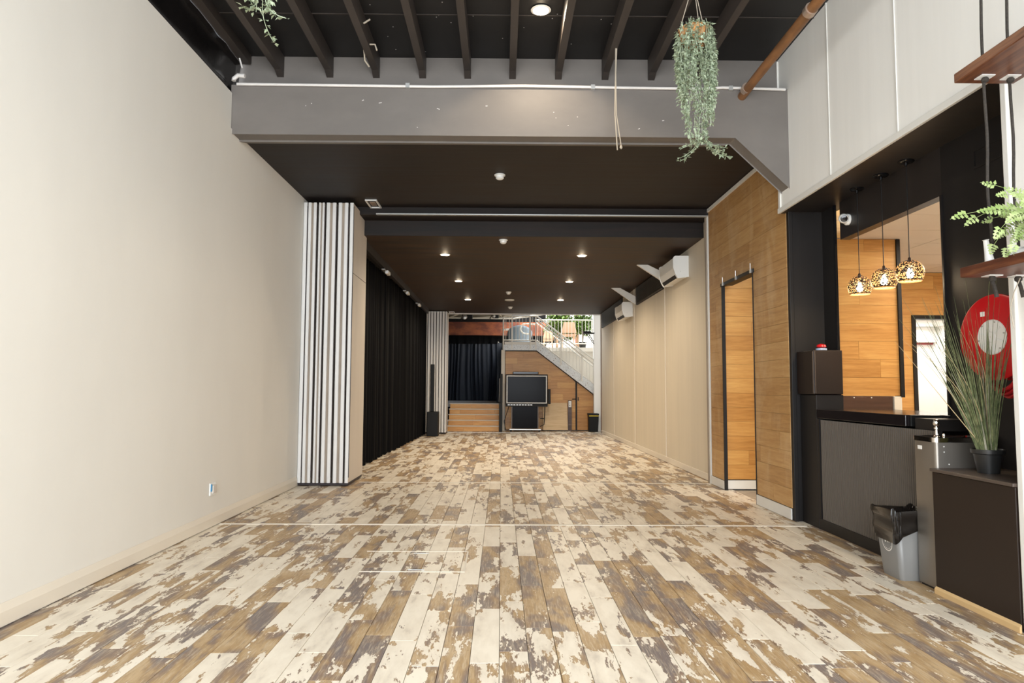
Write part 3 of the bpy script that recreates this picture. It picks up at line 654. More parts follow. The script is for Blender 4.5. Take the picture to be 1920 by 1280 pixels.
# armchair etc on the mezzanine
ac = thing('armchair', (.62, 23.1, 2.65), 'blue-grey rounded armchair behind the landing railing', 'armchair')
mb = MB(); 
for j in range(9):
    for i in range(15):
        a = R(-20 + 220 * i / 14); hgt = .30 + .32 * math.sin(max(0, min(math.pi, (a - R(-20)) / R(220) * math.pi))) ** 1.2
        rad = .30 + .08 * j / 8; mb.v.append((.62 + rad * math.cos(a), 23.1 - rad * math.sin(a) * .9, 2.80 + hgt * j / 8))
for j in range(8):
    for i in range(14): k = j * 15 + i; mb.f.append((k, k + 1, k + 16, k + 15))
mb.build('shell', 'blue', ac, True, solid=.05)
MB().lathe([(.30, .0), (.33, .05), (.30, .12), (.1, .14)], (.62, 23.1, 2.78), 20).build('seat', 'blue', ac, True)
for a in (40, 140, 220, 320): MB().tube([(.62 + .22 * math.cos(R(a)), 23.1 + .22 * math.sin(R(a)), 2.79), (.62 + .30 * math.cos(R(a)), 23.1 + .30 * math.sin(R(a)), 2.65)], [.02, .012], 8).build('leg', 'pale_wood', ac)
def chair(x, y, z, s, lab, m='mdf'):
    c = thing('timber_chair', (x, y, z), lab, 'chair', None); 
    MB().prism([(x - .22 * s, z + .42 * s), (x + .22 * s, z + .42 * s), (x + .24 * s, z + .47 * s), (x - .24 * s, z + .47 * s)], 'y', y - .22 * s, y + .22 * s).build('seat', m, c, bevel=.01)
    MB().prism([(x - .24 * s, z + .52 * s), (x + .24 * s, z + .52 * s), (x + .17 * s, z + .86 * s), (x - .17 * s, z + .86 * s)], 'y', y - .24 * s, y - .21 * s).build('backrest', m, c, bevel=.01)
    for a, b in ((-1, -1), (1, -1), (-1, 1), (1, 1)): MB().tube([(x + a * .18 * s, y + b * .18 * s, z + .43 * s), (x + a * .23 * s, y + b * .23 * s, z)], [.02, .013], 8).build('leg', 'pale_wood', c)
    MB().tube([(x - .17 * s, y - .21 * s, z + .42 * s), (x - .19 * s, y - .22 * s, z + .6 * s)], .014, 6).tube([(x + .17 * s, y - .21 * s, z + .42 * s), (x + .19 * s, y - .22 * s, z + .6 * s)], .014, 6).build('back_post', 'pale_wood', c)
chair(2.26, 22.95, 2.65, 1.0, 'tan timber chair with slanted back in front of the fig tree')
chair(1.62, 23.6, 2.65, .72, 'small golden stool-like chair left of the tan chair', 'pale_wood')
tb = thing('round_table', (.28, 23.8, 2.65), 'white round table behind the blue-grey armchair', 'table')
MB().lathe([(.3, .70), (.34, .705), (.34, .725), (.3, .73)], (.35, 23.9, 2.65), 28).build('tabletop', 'white', tb, True); MB().lathe([(.18, 0), (.16, .02), (.03, .04), (.03, .70)], (.35, 23.9, 2.65), 16).build('pedestal', 'white', tb, True)
tb2 = thing('timber_table', (2.25, 24.0, 2.65), 'timber table behind the tan chair on the mezzanine', 'table')
box(1.9, 2.75, 23.7, 24.3, 3.22, 3.26).build('tabletop', 'pale_wood', tb2, bevel=.01)
for x in (1.96, 2.69):
    for y in (23.76, 24.24): box(x - .025, x + .025, y - .025, y + .025, 2.65, 3.22).build('leg', 'pale_wood', tb2)
tree = thing('potted_fig_tree', (2.72, 23.6, 2.65), 'leafy green fig tree in a black pot by the bright window', 'tree')
MB().lathe([(.10, 0), (.14, .24), (.15, .25), (.13, .25), (.12, .22)], (2.78, 23.3, 2.65), 18).build('pot', 'pot', tree, True)
MB().tube([(2.78, 23.3, 2.87), (2.80, 23.3, 3.2), (2.76, 23.35, 3.6), (2.6, 23.45, 4.0)], [.025, .022, .02, .012], 8).tube([(2.76, 23.35, 3.4), (2.4, 23.5, 3.75), (2.0, 23.6, 3.9)], [.016, .013, .008], 6).build('trunk', 'bark', tree, True)
def leaf(mb, p, d, up_, L, W, fold=.25):
    d = d.normalized(); s_ = d.cross(up_)
    if s_.length < .01: s_ = d.orthogonal()
    s_.normalize(); n = s_.cross(d)
    a = p; b = p + d * L * .45 + s_ * W * .5 + n * W * fold; c = p + d * L; e = p + d * L * .45 - s_ * W * .5 + n * W * fold; m_ = p + d * L * .5
    mb.add([a, b, c, e, m_], [(0, 1, 4), (1, 2, 4), (2, 3, 4), (3, 0, 4)])
rg = random.Random(11); lv = MB()
for i in range(4300):
    c = rg.choice([(2.55, 23.5, 3.85, .75), (1.95, 23.6, 3.75, .42), (2.85, 23.4, 3.5, .42), (1.75, 23.7, 3.35, .22), (2.3, 23.8, 3.35, .4)])
    v = Vector((rg.gauss(0, 1), rg.gauss(0, 1), rg.gauss(0, 1))).normalized() * (rg.random() ** .4) * c[3]; v.z *= .85; v.y *= .5
    leaf(lv, Vector(c[:3]) + v, Vector((rg.uniform(-1, 1), rg.uniform(-1, 1), rg.uniform(-1, .2))), Vector((0, 0, 1)), rg.uniform(.10, .15), .075)
tag(lv.build('foliage', 'tree', tree), kind='stuff')
ws = thing('wall_shelf', (2.72, 21.0, 3.02), 'small dark bracketed wall shelf on the white pier', 'shelf')
box(2.52, 2.87, 20.95, 21.2, 3.0, 3.03).build('board', 'black_plastic', ws); MB().tube([(2.86, 21.0, 2.68), (2.62, 21.0, 3.0)], .012, 6).tube([(2.86, 21.1, 2.76), (2.70, 21.1, 3.0)], .012, 6).build('bracket', 'black_plastic', ws)
lt = thing('mixer_box', (2.62, 21.05, 3.03), 'flat black equipment box resting on the bracketed wall shelf', 'equipment')
box(2.53, 2.76, 20.97, 21.15, 3.031, 3.075).build('case', 'black_plastic', lt, bevel=.008); MB().tube([(2.78, 21.0, 3.032), (2.84, 21.0, 3.12), (2.86, 21.0, 3.16)], .008, 6).build('cable', 'white', lt)

# smart board on stand
sb = thing('display_screen', (.77, 20.7, 0), 'large black display screen on a wheeled cabinet stand', 'screen')
box(.135, 1.41, 20.66, 20.74, .80, 1.73).build('casing', 'black_plastic', sb, bevel=.01)
MB().box(.165, 1.38, 20.645, 20.662, 1.665, 1.69).box(.165, 1.38, 20.645, 20.662, .855, .88).box(.165, .19, 20.645, 20.662, .88, 1.665).box(1.355, 1.38, 20.645, 20.662, .88, 1.665).build('bezel', 'alu_white', sb)
box(.19, 1.355, 20.650, 20.659, .88, 1.665).build('glass', 'glass_dark', sb)
mb = MB().box(.14, 1.40, 20.58, 20.66, .76, .80).build('pen_tray', 'black_plastic', sb)
for i in range(9): MB().box(.2 + i * .085, .26 + i * .085, 20.59, 20.61, .80, .82).build('pen', 'steel', mb)
box(.33, 1.10, 20.68, 20.98, .10, .76).build('cabinet', 'glass_dark', sb, bevel=.01); 
for x in (.31, 1.10): box(x, x + .03, 20.65, 20.70, .08, .78).build('frame_post', 'cab_top', sb)
box(.26, 1.2, 20.60, 20.66, .06, .09).build('foot_rail', 'alu', sb)
for x in (.30, 1.15): MB().lathe([(.03, 0), (.03, .02)], (x, 20.62, .03), 12, 'y').build('caster', 'black_plastic', sb)
MB().tube([(1.18, 20.7, .16), (1.30, 20.7, .22), (1.33, 20.7, .75)], .014, 6).tube([(1.18, 20.7, .40), (1.32, 20.7, .40)], .012, 6).build('side_rail', 'black_plastic', sb)
MB().tube([(.24, 20.9, .75), (.16, 20.92, .5), (.10, 20.9, .3), (.14, 20.88, .06)], .01, 6).build('cable', 'black_plastic', sb)
so = thing('sound_bar', (.73, 20.7, 1.73), 'black sound bar on top of the display screen', 'speaker')
box(.35, 1.13, 20.66, 20.74, 1.735, 1.81).build('body', 'black_plastic', so, bevel=.012); box(.37, 1.11, 20.652, 20.66, 1.745, 1.80).build('grille', 'gloss_black', so)
s2 = thing('side_speaker', (1.45, 20.75, .9), 'narrow black speaker fixed at the right of the screen', 'speaker')
box(1.42, 1.50, 20.70, 20.80, .84, 1.29).build('body', 'black_plastic', s2, bevel=.01)
s3 = thing('column_speaker', (-.02, 20.62, 0), 'tall slim black column speaker at the stage steps', 'speaker')
box(-.06, .04, 20.55, 20.68, 0, .86).build('sub_box', 'black_plastic', s3, bevel=.01); box(-.03, .045, 20.57, 20.65, .86, 1.74).build('column', 'black_plastic', s3, bevel=.008)
MB().tube([(-.045, 20.56, 1.60), (-.05, 20.54, 1.2), (-.06, 20.55, .9)], .008, 6).build('cable', 'steel', s3)
py = thing('plywood_sheet', (1.7, 21.2, 0), 'square plywood sheet leaning against the under-stair wall', 'sheet')
MB().prism([(21.1, 0.03), (21.125, 0.03), (21.39, .86), (21.365, .86)], 'x', 1.30, 2.06).build('sheet', 'ply', py); box(1.5, 2.06, 21.05, 21.12, 0, .03).build('foot', 'black', py)
po = thing('power_post', (2.12, 21.33, 0), 'dark post with a white double socket plate under the stair', 'post')
box(2.085, 2.20, 21.30, 21.38, 0, .94).build('post', 'brown_gloss', po)
pl_ = box(2.10, 2.185, 21.288, 21.30, .73, .92).build('socket_plate', 'white', po)
for zz in (.86, .79): MB().lathe([(.014, 0), (.014, -.004)], (2.14, 21.288, zz), 8, 'y').build('socket', 'black_plastic', pl_)
b2 = thing('black_wheelie_bin', (2.80, 20.85, 0), 'black bin with yellow band at the far end by the white pier', 'bin')
MB().add([(2.66, 20.75, 0), (2.94, 20.75, 0), (2.94, 21.0, 0), (2.66, 21.0, 0), (2.65, 20.7, .50), (2.96, 20.7, .50), (2.96, 21.02, .50), (2.65, 21.02, .50)], [(0, 3, 2, 1), (4, 5, 6, 7), (0, 1, 5, 4), (1, 2, 6, 5), (2, 3, 7, 6), (3, 0, 4, 7)]).build('body', 'black_plastic', b2, bevel=.015)
box(2.64, 2.965, 20.69, 21.03, .50, .56).build('lid', 'black_plastic', b2, bevel=.015); box(2.66, 2.95, 20.683, 20.69, .475, .50).build('yellow_band', 'yellow', b2)
# subwoofers left
sw = thing('subwoofer', (-1.97, 19.1, 0), 'black floor speaker with pole in front of the far folding leaves', 'speaker')
box(-2.0, -1.70, 18.55, 18.95, 0, .66).build('cabinet', 'black_plastic', sw, bevel=.015); box(-1.93, -1.83, 18.68, 18.78, .66, 1.95).build('column', 'black_plastic', sw, bevel=.01)

# ------------------------------------------------------------ ceiling fittings
def downlight(x, y, z, lab, grp, power, r=.068):
    t_ = thing('downlight', (x, y, z), lab, 'light', grp)
    MB().lathe([(r * 1.25, 0), (r * 1.3, -.004), (r * 1.02, -.010), (r, -.004)], (x, y, z), 24).build('trim_ring', 'white', t_, True)
    MB().lathe([(r, -.011), (r * .6, -.014), (.001, -.015)], (x, y, z), 24, cap=False).build('lamp_disc', 'lamp', t_, True)
    d = bpy.data.lights.new('downlight_halo', 'POINT'); d.energy = power * .006; d.color = (1, .80, .55); d.shadow_soft_size = .02
    o = bpy.data.objects.new('downlight_halo', d); COL.objects.link(o); o.location = (x, y, z - .07)
    d = bpy.data.lights.new('downlight_glow', 'SPOT'); d.spot_size = R(165); d.spot_blend = .6; d.energy = power; d.color = (1, .83, .62); d.shadow_soft_size = .05
    o = bpy.data.objects.new('downlight_glow', d); COL.objects.link(o); o.location = (x, y, z - .03); return t_
names = [('left', 'nearest'), ('right', 'nearest'), ('left', 'middle'), ('right', 'middle'), ('left', 'farthest'), ('right', 'farthest')]
for (x, y), (s_, w_) in zip([(-.95, 11.3), (1.34, 11.3), (-.90, 14.1), (1.41, 14.1), (-.85, 17.05), (1.48, 17.05)], names):
    downlight(x, y, 3.53, 'glowing round downlight, %s of the three in the %s row' % (w_, s_), 'round downlights in the long ceiling', 90)
downlight(.34, 5.95, 4.715, 'glowing round lamp between joists at the top edge of view', None, 45, .07)
def detector(x, y, z, lab, r=.06):
    t_ = thing('smoke_detector', (x, y, z), lab, 'smoke detector', 'ceiling detectors')
    MB().lathe([(r * 1.1, 0), (r * 1.1, -.012), (r, -.016)], (x, y, z), 20).build('base', 'white', t_, True)
    MB().lathe([(r * .85, -.016), (r * .8, -.045), (r * .5, -.058), (.002, -.06)], (x, y, z), 20, cap=False).build('dome', 'white', t_, True)
detector(-.03, 8.05, 3.86, 'white smoke detector on the low ceiling nearest the beam')
detector(.02, 10.15, 3.53, 'white smoke detector just before the nearest downlights')
detector(.16, 15.7, 3.53, 'small white detector between the middle and farthest downlights')
detector(.24, 18.6, 3.53, 'tiny white detector nearest the far opening')
t_ = thing('flat_sensor', (.2, 17.1, 3.53), 'thin flat white disc between the farthest downlights', 'sensor')
MB().lathe([(.12, 0), (.12, -.012), (.10, -.02), (.002, -.021)], (.2, 17.1, 3.53), 24).build('disc', 'white', t_, True)
for i, (y, lab) in enumerate([(12.0, 'nearest small track spotlight above the black curtain'), (14.6, 'middle small track spotlight above the black curtain'), (16.7, 'farthest small track spotlight above the black curtain')]):
    t_ = thing('wall_bracket_light', (-2.1, y, 3.4), lab, 'spotlight', 'spotlights above the black curtain')
    MB().box(-2.08, -2.02, y - .3, y + .3, 3.335, 3.355).build('bar', 'steel', t_, bevel=.004)
    MB().box(-2.05, -1.99, y - .12, y + .12, 3.30, 3.36).build('head', 'alu_white', t_, bevel=.01); MB().tube([(-2.07, y, 3.35), (-2.07, y, 3.41)], .01, 6).build('stem', 'black_plastic', t_)
# air conditioners
def aircon(y0, y1, z0, z1, lab):
    t_ = thing('air_conditioner', (2.86, (y0 + y1) / 2, z0), lab, 'air conditioner', 'wall air conditioners')
    h_ = z1 - z0; pr = [(2.965, z0 + .02), (2.80, z0), (2.765, z0 + .06), (2.735, z0 + h_ * .45), (2.735, z1 - .02), (2.76, z1), (2.965, z1)]
    MB().prism(pr, 'y', y0, y1).build('casing', 'white', t_, bevel=.01)
    MB().prism([(2.73, z0 + h_ * .45), (2.725, z1 - .03), (2.733, z1 - .03), (2.738, z0 + h_ * .45)], 'y', y0 + .03, y1 - .02).build('front_panel', 'white', t_)
    fl = MB().prism([(2.80, z0 - .002), (2.768, z0 + .05), (2.76, z0 + .05), (2.79, z0 - .004)], 'y', y0 + .08, y1 - .08).build('outlet', 'black_plastic', t_)
    MB().obox((2.785, (y0 + y1) / 2, z0 + .012), (.004, y1 - y0 - .2, .04), (R(-25), 'Y')).build('louvre', 'white', t_)
    MB().lathe([(.006, 0), (.006, -.003)], (2.84, y0, z0 + .1), 8, 'y').build('screw', 'steel', t_)
    box(2.94, 2.968, y0 + .1, y1 - .1, z1, z1 + .02).build('mount_plate', 'white', t_)
aircon(10.72, 11.70, 3.07, 3.41, 'nearer white wall air conditioner on the cream wall')
aircon(15.35, 16.3, 2.93, 3.26, 'farther white wall air conditioner on the cream wall')
def vent(y0, y1, z0, lab):
    t_ = thing('louvre_vent', (2.95, y0, z0), lab, 'vent', 'black louvre vents')
    box(2.955, 2.968, y0, y1, z0, 3.525).build('backing', 'black', t_)
    z = z0 + .01
    while z < 3.50:
        o = MB().obox((2.943, (y0 + y1) / 2, z + .01), (.028, y1 - y0 - .01, .006), (R(35), 'Y')).build('louvre_slat', 'black', t_); z += .028
vent(12.38, 14.85, 3.13, 'black slatted louvre vent between the two air conditioners')
vent(16.6, 20.0, 3.08, 'black slatted louvre vent beyond the farther air conditioner')
for (y, z, lab) in ((12.15, 3.38, 'white diagonal ceiling brace beside the nearer air conditioner'), (15.0, 3.36, 'white diagonal ceiling brace before the farther air conditioner')):
    t_ = thing('diagonal_brace', (2.7, y, 3.3), lab, 'brace', 'white diagonal braces')
    MB().add([(2.43, y - .03, 3.53), (2.62, y - .03, 3.53), (2.968, y - .03, z - .02), (2.968, y - .03, z - .20), (2.43, y + .03, 3.53), (2.62, y + .03, 3.53), (2.968, y + .03, z - .02), (2.968, y + .03, z - .20)],
             [(0, 1, 2, 3), (7, 6, 5, 4), (0, 4, 5, 1), (1, 5, 6, 2), (2, 6, 7, 3), (3, 7, 4, 0)]).build('plate', 'trim', t_)
# pipe, conduit, cords
pp_ = thing('copper_pipe', (2.42, 5, 4.3), 'brown copper waste pipe running along the roof at right', 'pipe')
MB().tube([(2.40, 6.66, 4.235), (2.41, 6.3, 4.26), (2.44, 2.2, 4.33)], .043, 16).build('pipe', 'pipe', pp_, True)
for y in (6.52, 5.16): zz = 4.26 + (6.3 - y) * .017; MB().tube([(2.40 + (6.5 - y) * .01, y + .03, zz - .003), (2.40 + (6.5 - y) * .01, y - .03, zz)], .052, 16).build('pipe_collar', 'pipe2', pp_, True)
cd = thing('conduit', (0, 6.62, 4.3), 'thin white conduit across the top of the cross beam', 'conduit')
pts = [(XL + .04, 6.63, 4.31), (-1.6, 6.63, 4.305), (-.7, 6.63, 4.30), (.2, 6.63, 4.315), (1.2, 6.63, 4.305), (2.0, 6.63, 4.30), (2.2, 6.63, 4.315), (2.83, 6.63, 4.30)]
MB().tube(pts, .014, 10).build('tube', 'conduit', cd, True)
for x in (-.95, .9, 2.28): box(x - .02, x + .02, 6.615, 6.65, 4.285, 4.33).build('clip', 'alu', cd)
el = thing('conduit_elbow', (XL + .06, 6.55, 4.35), 'short white pipe elbow at the left end of the beam', 'conduit')
MB().tube([(XL + .13, 6.60, 4.38), (XL + .06, 6.60, 4.385), (XL + .02, 6.60, 4.35), (XL + .02, 6.60, 4.33)], .022, 10).tube([(XL + .10, 6.60, 4.46), (XL + .07, 6.60, 4.56)], .008, 6).build('elbow', 'conduit', el, True)
co = thing('cord_loop', (1.07, 6.3, 4.5), 'thin beige cord looped over a joist and hanging down', 'cord')
MB().tube([(1.06, 6.32, 4.60), (1.075, 6.30, 4.54), (1.07, 6.30, 4.2), (1.065, 6.30, 3.9), (1.085, 6.3, 3.55)], .006, 6).tube([(1.085, 6.30, 4.55), (1.075, 6.3, 4.3), (1.078, 6.30, 3.9), (1.12, 6.3, 3.60)], .005, 6).build('strand', 'cord', co, True)
MB().lathe([(.004, 0), (.014, .01), (.012, .03), (.004, .04)], (1.12, 6.3, 3.56), 8).build('knot', 'cord', co, True)
MB().lathe([(.002, -.02), (.022, -.015), (.022, .015), (.002, .02)], (1.075, 6.29, 4.64), 12, 'y').build('hook', 'cord', co, True)
c2 = thing('cable_end', (-1.28, 6.45, 4.5), 'short bent grey cable ends sticking out of the third joist', 'cable')
for pt in ([(-1.34, 6.3, 4.71), (-1.355, 6.45, 4.58), (-1.355, 6.5, 4.50), (-1.32, 6.55, 4.46)], [(-1.27, 6.3, 4.56), (-1.22, 6.3, 4.56), (-1.20, 6.3, 4.50)], [(-1.27, 6.0, 4.60), (-1.21, 6.0, 4.64)]): MB().tube(pt, .008, 6).build('cable', 'cord', c2, True)

# ------------------------------------------------------------ pendants
rgp = random.Random(8)
def pendant(x, y, lab):
    t_ = thing('pendant_lamp', (x, y, 3.12), lab, 'pendant lamp', 'pierced globe pendants over the bar')
    MB().lathe([(.058, 0), (.060, -.012), (.05, -.02), (.012, -.022), (.010, -.045), (.002, -.05)], (x, y, 3.12), 24).build('ceiling_rose', 'gloss_black', t_, True)
    MB().tube([(x, y, 3.08), (x, y, 2.33)], .0035, 6).build('cord', 'black_plastic', t_)
    MB().lathe([(.004, .02), (.011, .012), (.012, -.01), (.02, -.02)], (x, y, 2.325), 14).build('cap', 'shade_metal', t_, True)
    cz = 2.222; Rr = .102; nu, nv = 168, 76; mb = MB(); top = R(6); bot = R(128); sd = rgp.random() * 50
    for j in range(nv + 1):
        a = top + (bot - top) * j / nv
        for i in range(nu): p = 2 * math.pi * i / nu; mb.v.append((x + Rr * math.sin(a) * math.cos(p), y + Rr * math.sin(a) * math.sin(p), cz + Rr * math.cos(a)))
    for j in range(nv):
        a = top + (bot - top) * (j + .5) / nv
        for i in range(nu):
            p = 2 * math.pi * (i + .5) / nu
            q = Vector((math.sin(a) * math.cos(p) * 10 + sd, math.sin(a) * math.sin(p) * 10, math.cos(a) * 20))
            if 2 < j < nv - 3 and mnoise.noise(q) > .09: continue
            k = j * nu; mb.f.append((k + i, k + (i + 1) % nu, k + nu + (i + 1) % nu, k + nu + i))
    s_ = mb.build('pierced_shade', 'pierced', t_, True)
    MB().lathe([(.081, -.064), (.083, -.067), (.081, -.070), (.078, -.067)], (x, y, cz), 30, cap=False).build('rim', 'pipe', t_, True)
    MB().lathe([(.002, .04), (.012, .035), (.014, .015), (.026, -.005), (.028, -.022), (.016, -.042), (.002, -.046)], (x, y, cz), 16, cap=False).build('bulb', 'bulb', t_, True)
    d = bpy.data.lights.new('pendant_glow', 'POINT'); d.energy = 5; d.color = (1, .76, .48); d.shadow_soft_size = .03
    o = bpy.data.objects.new('pendant_glow', d); COL.objects.link(o); o.location = (x, y, cz - .055)
pendant(3.20, 6.03, 'pierced globe pendant lamp farthest from the viewer and hanging lowest in view')
pendant(3.20, 5.64, 'pierced globe pendant lamp in the middle of the three')
pendant(3.20, 5.28, 'pierced globe pendant lamp nearest the viewer and highest in view')
sc2 = thing('security_camera', (3.25, 6.33, 2.9), 'white dome security camera on the bulkhead above the bar', 'camera')
MB().lathe([(.052, 0), (.054, -.02), (.042, -.04), (.03, -.05)], (3.268, 6.32, 2.905), 22, 'x').build('base', 'white', sc2, True)
mb = MB().lathe([(.002, .045), (.028, .038), (.043, .018), (.045, -.005), (.040, -.03), (.033, -.038)], (0, 0, 0), 20)
m_ = Matrix.Rotation(R(-20), 3, 'Z') @ Matrix.Rotation(R(-75), 3, 'X'); mb.v = [tuple(m_ @ Vector(v) + Vector((3.20, 6.28, 2.905))) for v in mb.v]; mb.build('ball', 'white', sc2, True)
mb = MB().lathe([(.032, -.038), (.030, -.042), (.012, -.043), (.010, -.040), (.002, -.040)], (0, 0, 0), 20); mb.v = [tuple(m_ @ Vector(v) + Vector((3.20, 6.28, 2.905))) for v in mb.v]; mb.build('lens', 'lens', sc2, True)

# ------------------------------------------------------------ outlet
ol = thing('wall_outlet', (XL, 6.45, .35), 'unfinished socket box with blue tape low on the left wall', 'outlet')
MB().box(XL, XL + .012, 6.40, 6.52, .295, .41).build('mount_plate', 'white', ol, bevel=.003); MB().box(XL + .012, XL + .03, 6.425, 6.505, .315, .39).build('box', 'face', ol, bevel=.003)
MB().box(XL + .012, XL + .022, 6.405, 6.42, .335, .40).build('blue_tape', 'blue_tape', ol)

# ------------------------------------------------------------ fountain, cabinet
fo_ = thing('drinking_fountain', (3.05, 4.6, 0), 'stainless drinking fountain standing between bin and low cabinet', 'fountain')
def rrect(x0, x1, y0, y1, r, n=5):
    pts = []
    for cx, cy, a in ((x1 - r, y1 - r, 0), (x0 + r, y1 - r, 90), (x0 + r, y0 + r, 180), (x1 - r, y0 + r, 270)):
        pts += [(cx + r * math.cos(R(a + 90 * i / n)), cy + r * math.sin(R(a + 90 * i / n))) for i in range(n + 1)]
    return pts
MB().prism(rrect(2.845, 3.24, 4.485, 4.725, .022), 'z', .015, .965).build('body', 'fountain', fo_, True)
MB().prism(rrect(2.855, 3.24, 4.495, 4.715, .022), 'z', 0, .015).build('plinth', 'black', fo_)
rim = MB(); ou = rrect(2.838, 3.245, 4.478, 4.732, .03); inn = rrect(2.87, 3.22, 4.51, 4.70, .05); inn2 = rrect(2.89, 3.20, 4.53, 4.68, .05); n = len(ou)
rim.add([(p[0], p[1], .962) for p in ou] + [(p[0], p[1], .992) for p in ou] + [(p[0], p[1], .995) for p in inn] + [(p[0], p[1], .955 + .0) for p in inn2],
        [(r_i * n + i, r_i * n + (i + 1) % n, (r_i + 1) * n + (i + 1) % n, (r_i + 1) * n + i) for r_i in range(3) for i in range(n)] + [tuple(range(3 * n, 4 * n))])
rim.build('basin', 'chrome', fo_, True)
tp = MB().lathe([(.020, 0), (.020, .01), (.012, .015), (.011, .05), (.017, .055), (.017, .065), (.010, .07), (.020, .085), (.022, .10), (.014, .118), (.002, .122)], (2.93, 4.60, .988), 18).build('bubbler_tap', 'chrome', fo_, True)
MB().lathe([(.002, 0), (.010, .004), (.010, .022), (.002, .026)], (2.96, 4.57, .99), 12).build('push_button', 'chrome', tp, True)
box(2.8435, 2.846, 4.63, 4.675, .905, .93).build('badge', 'paper', fo_)
for (x, z) in ((2.90, .935), (2.90, .90), (2.93, .82)): MB().lathe([(.004, 0), (.004, -.002)], (x, 4.484, z), 8, 'y').build('rivet', 'paper', fo_)
cb = thing('low_cabinet', (3.0, 4.1, 0), 'low dark brown cabinet under the potted grass', 'cabinet')
box(2.81, 3.262, 3.755, 4.475, .02, .775).build('body', 'cabinet', cb, bevel=.004)
box(2.795, 3.265, 3.75, 4.478, .777, .797).build('top', 'cab_top', cb, bevel=.003)
MB().prism([(2.798, 0.0), (2.81, 0), (2.81, .045), (2.798, .03)], 'y', 3.75, 4.475).build('pine_edge', 'raw', cb)
# waste bin with liner
wb = thing('waste_bin', (2.86, 4.86, 0), 'grey square waste bin with black liner beside the fountain', 'bin')
def ringpts(cx, cy, hx, hy, z, r, n=6): return [(p[0], p[1], z) for p in rrect(cx - hx, cx + hx, cy - hy, cy + hy, r, n)]
mb = MB(); R1 = [ringpts(2.855, 4.855, .100, .115, 0, .03), ringpts(2.855, 4.855, .104, .12, .02, .03), ringpts(2.852, 4.865, .135, .15, .44, .035)]
n = len(R1[0]); mb.add(sum(R1, []), [(r_i * n + i, r_i * n + (i + 1) % n, (r_i + 1) * n + (i + 1) % n, (r_i + 1) * n + i) for r_i in range(2) for i in range(n)] + [tuple(reversed(range(n)))])
mb.build('body', 'grey_bin', wb, True, solid=.003)
lg = MB()   # printed round mark, half hidden by the liner
def on_face(u, z):  # left face of the bin
    return (2.751 - (z - .02) * .076 - .0035, 4.86 + u, z)
for i in range(40):
    a0, a1 = 2 * math.pi * i / 40, 2 * math.pi * (i + 1) / 40
    if .24 + .062 * math.sin((a0 + a1) / 2) > .285: continue
    lg.add([on_face(math.cos(a) * r_, .24 + math.sin(a) * r_) for a, r_ in ((a0, .058), (a1, .058), (a1, .064), (a0, .064))], [(0, 1, 2, 3)])
for (u0, u1) in ((.012, .028),): lg.add([on_face(u, z) for u, z in ((u0, .235), (u1, .235), (u1, .275), (u0, .275))], [(0, 1, 2, 3)])
for s0, s1 in (((-.004, .235), (-.012, .275)), ((-.026, .235), (-.012, .275)), ((-.030, .275), (-.022, .238))):
    lg.add([on_face(s0[0] - .005, s0[1]), on_face(s0[0] + .004, s0[1]), on_face(s1[0] + .004, s1[1]), on_face(s1[0] - .005, s1[1])], [(0, 1, 2, 3)])
for i in range(7):
    a = R(212 + i * 19); lg.add([on_face(math.cos(a) * r_ + du, .24 + math.sin(a) * r_) for r_, du in ((.046, -.003), (.046, .003), (.052, .003), (.052, -.003))], [(0, 1, 2, 3)])
lg.build('round_mark', 'paper', wb)
bg_ = MB(); rows_ = 12; nn = 72; rg = random.Random(2)
base = rrect(-.5, .5, -.5, .5, .16, 17)
for j in range(rows_):
    t = j / (rows_ - 1)
    for i in range(nn):
        px_, py_ = base[i % len(base)]
        if j < 4: sc_x = .27 - .05 * (3 - j) ; sc_y = .30 - .05 * (3 - j); zz = .40 + .02 * j - .0 + (.0 if j else -.03)
        elif j == 4: sc_x, sc_y, zz = .295, .325, .475
        else:
            tt = (j - 4) / (rows_ - 5); sc_x = .305 - .030 * tt; sc_y = .335 - .030 * tt; drop = .20 + .035 * math.sin(i * .17 + 1.1) - (.08 if py_ < -.3 and px_ > 0 else 0); zz = .475 - drop * tt
        w_ = mnoise.noise(Vector((px_ * 6 + j * .35, py_ * 6, zz * 14))) * (.020 if j < 5 else .014) + math.sin(i * 1.9 + j * .6) * .003
        bg_.v.append((2.853 + px_ * (sc_x + w_ * 1.6), 4.865 + py_ * (sc_y + w_ * 1.6), zz + mnoise.noise(Vector((px_ * 9, py_ * 9, j * .5))) * (.03 if j < 6 else .01)))
for j in range(rows_ - 1):
    for i in range(nn): k = j * nn; bg_.f.append((k + i, k + (i + 1) % nn, k + nn + (i + 1) % nn, k + nn + i))
bg_.build('liner', 'bag', wb, True); wb.location.x -= .008; wb.location.y += .012

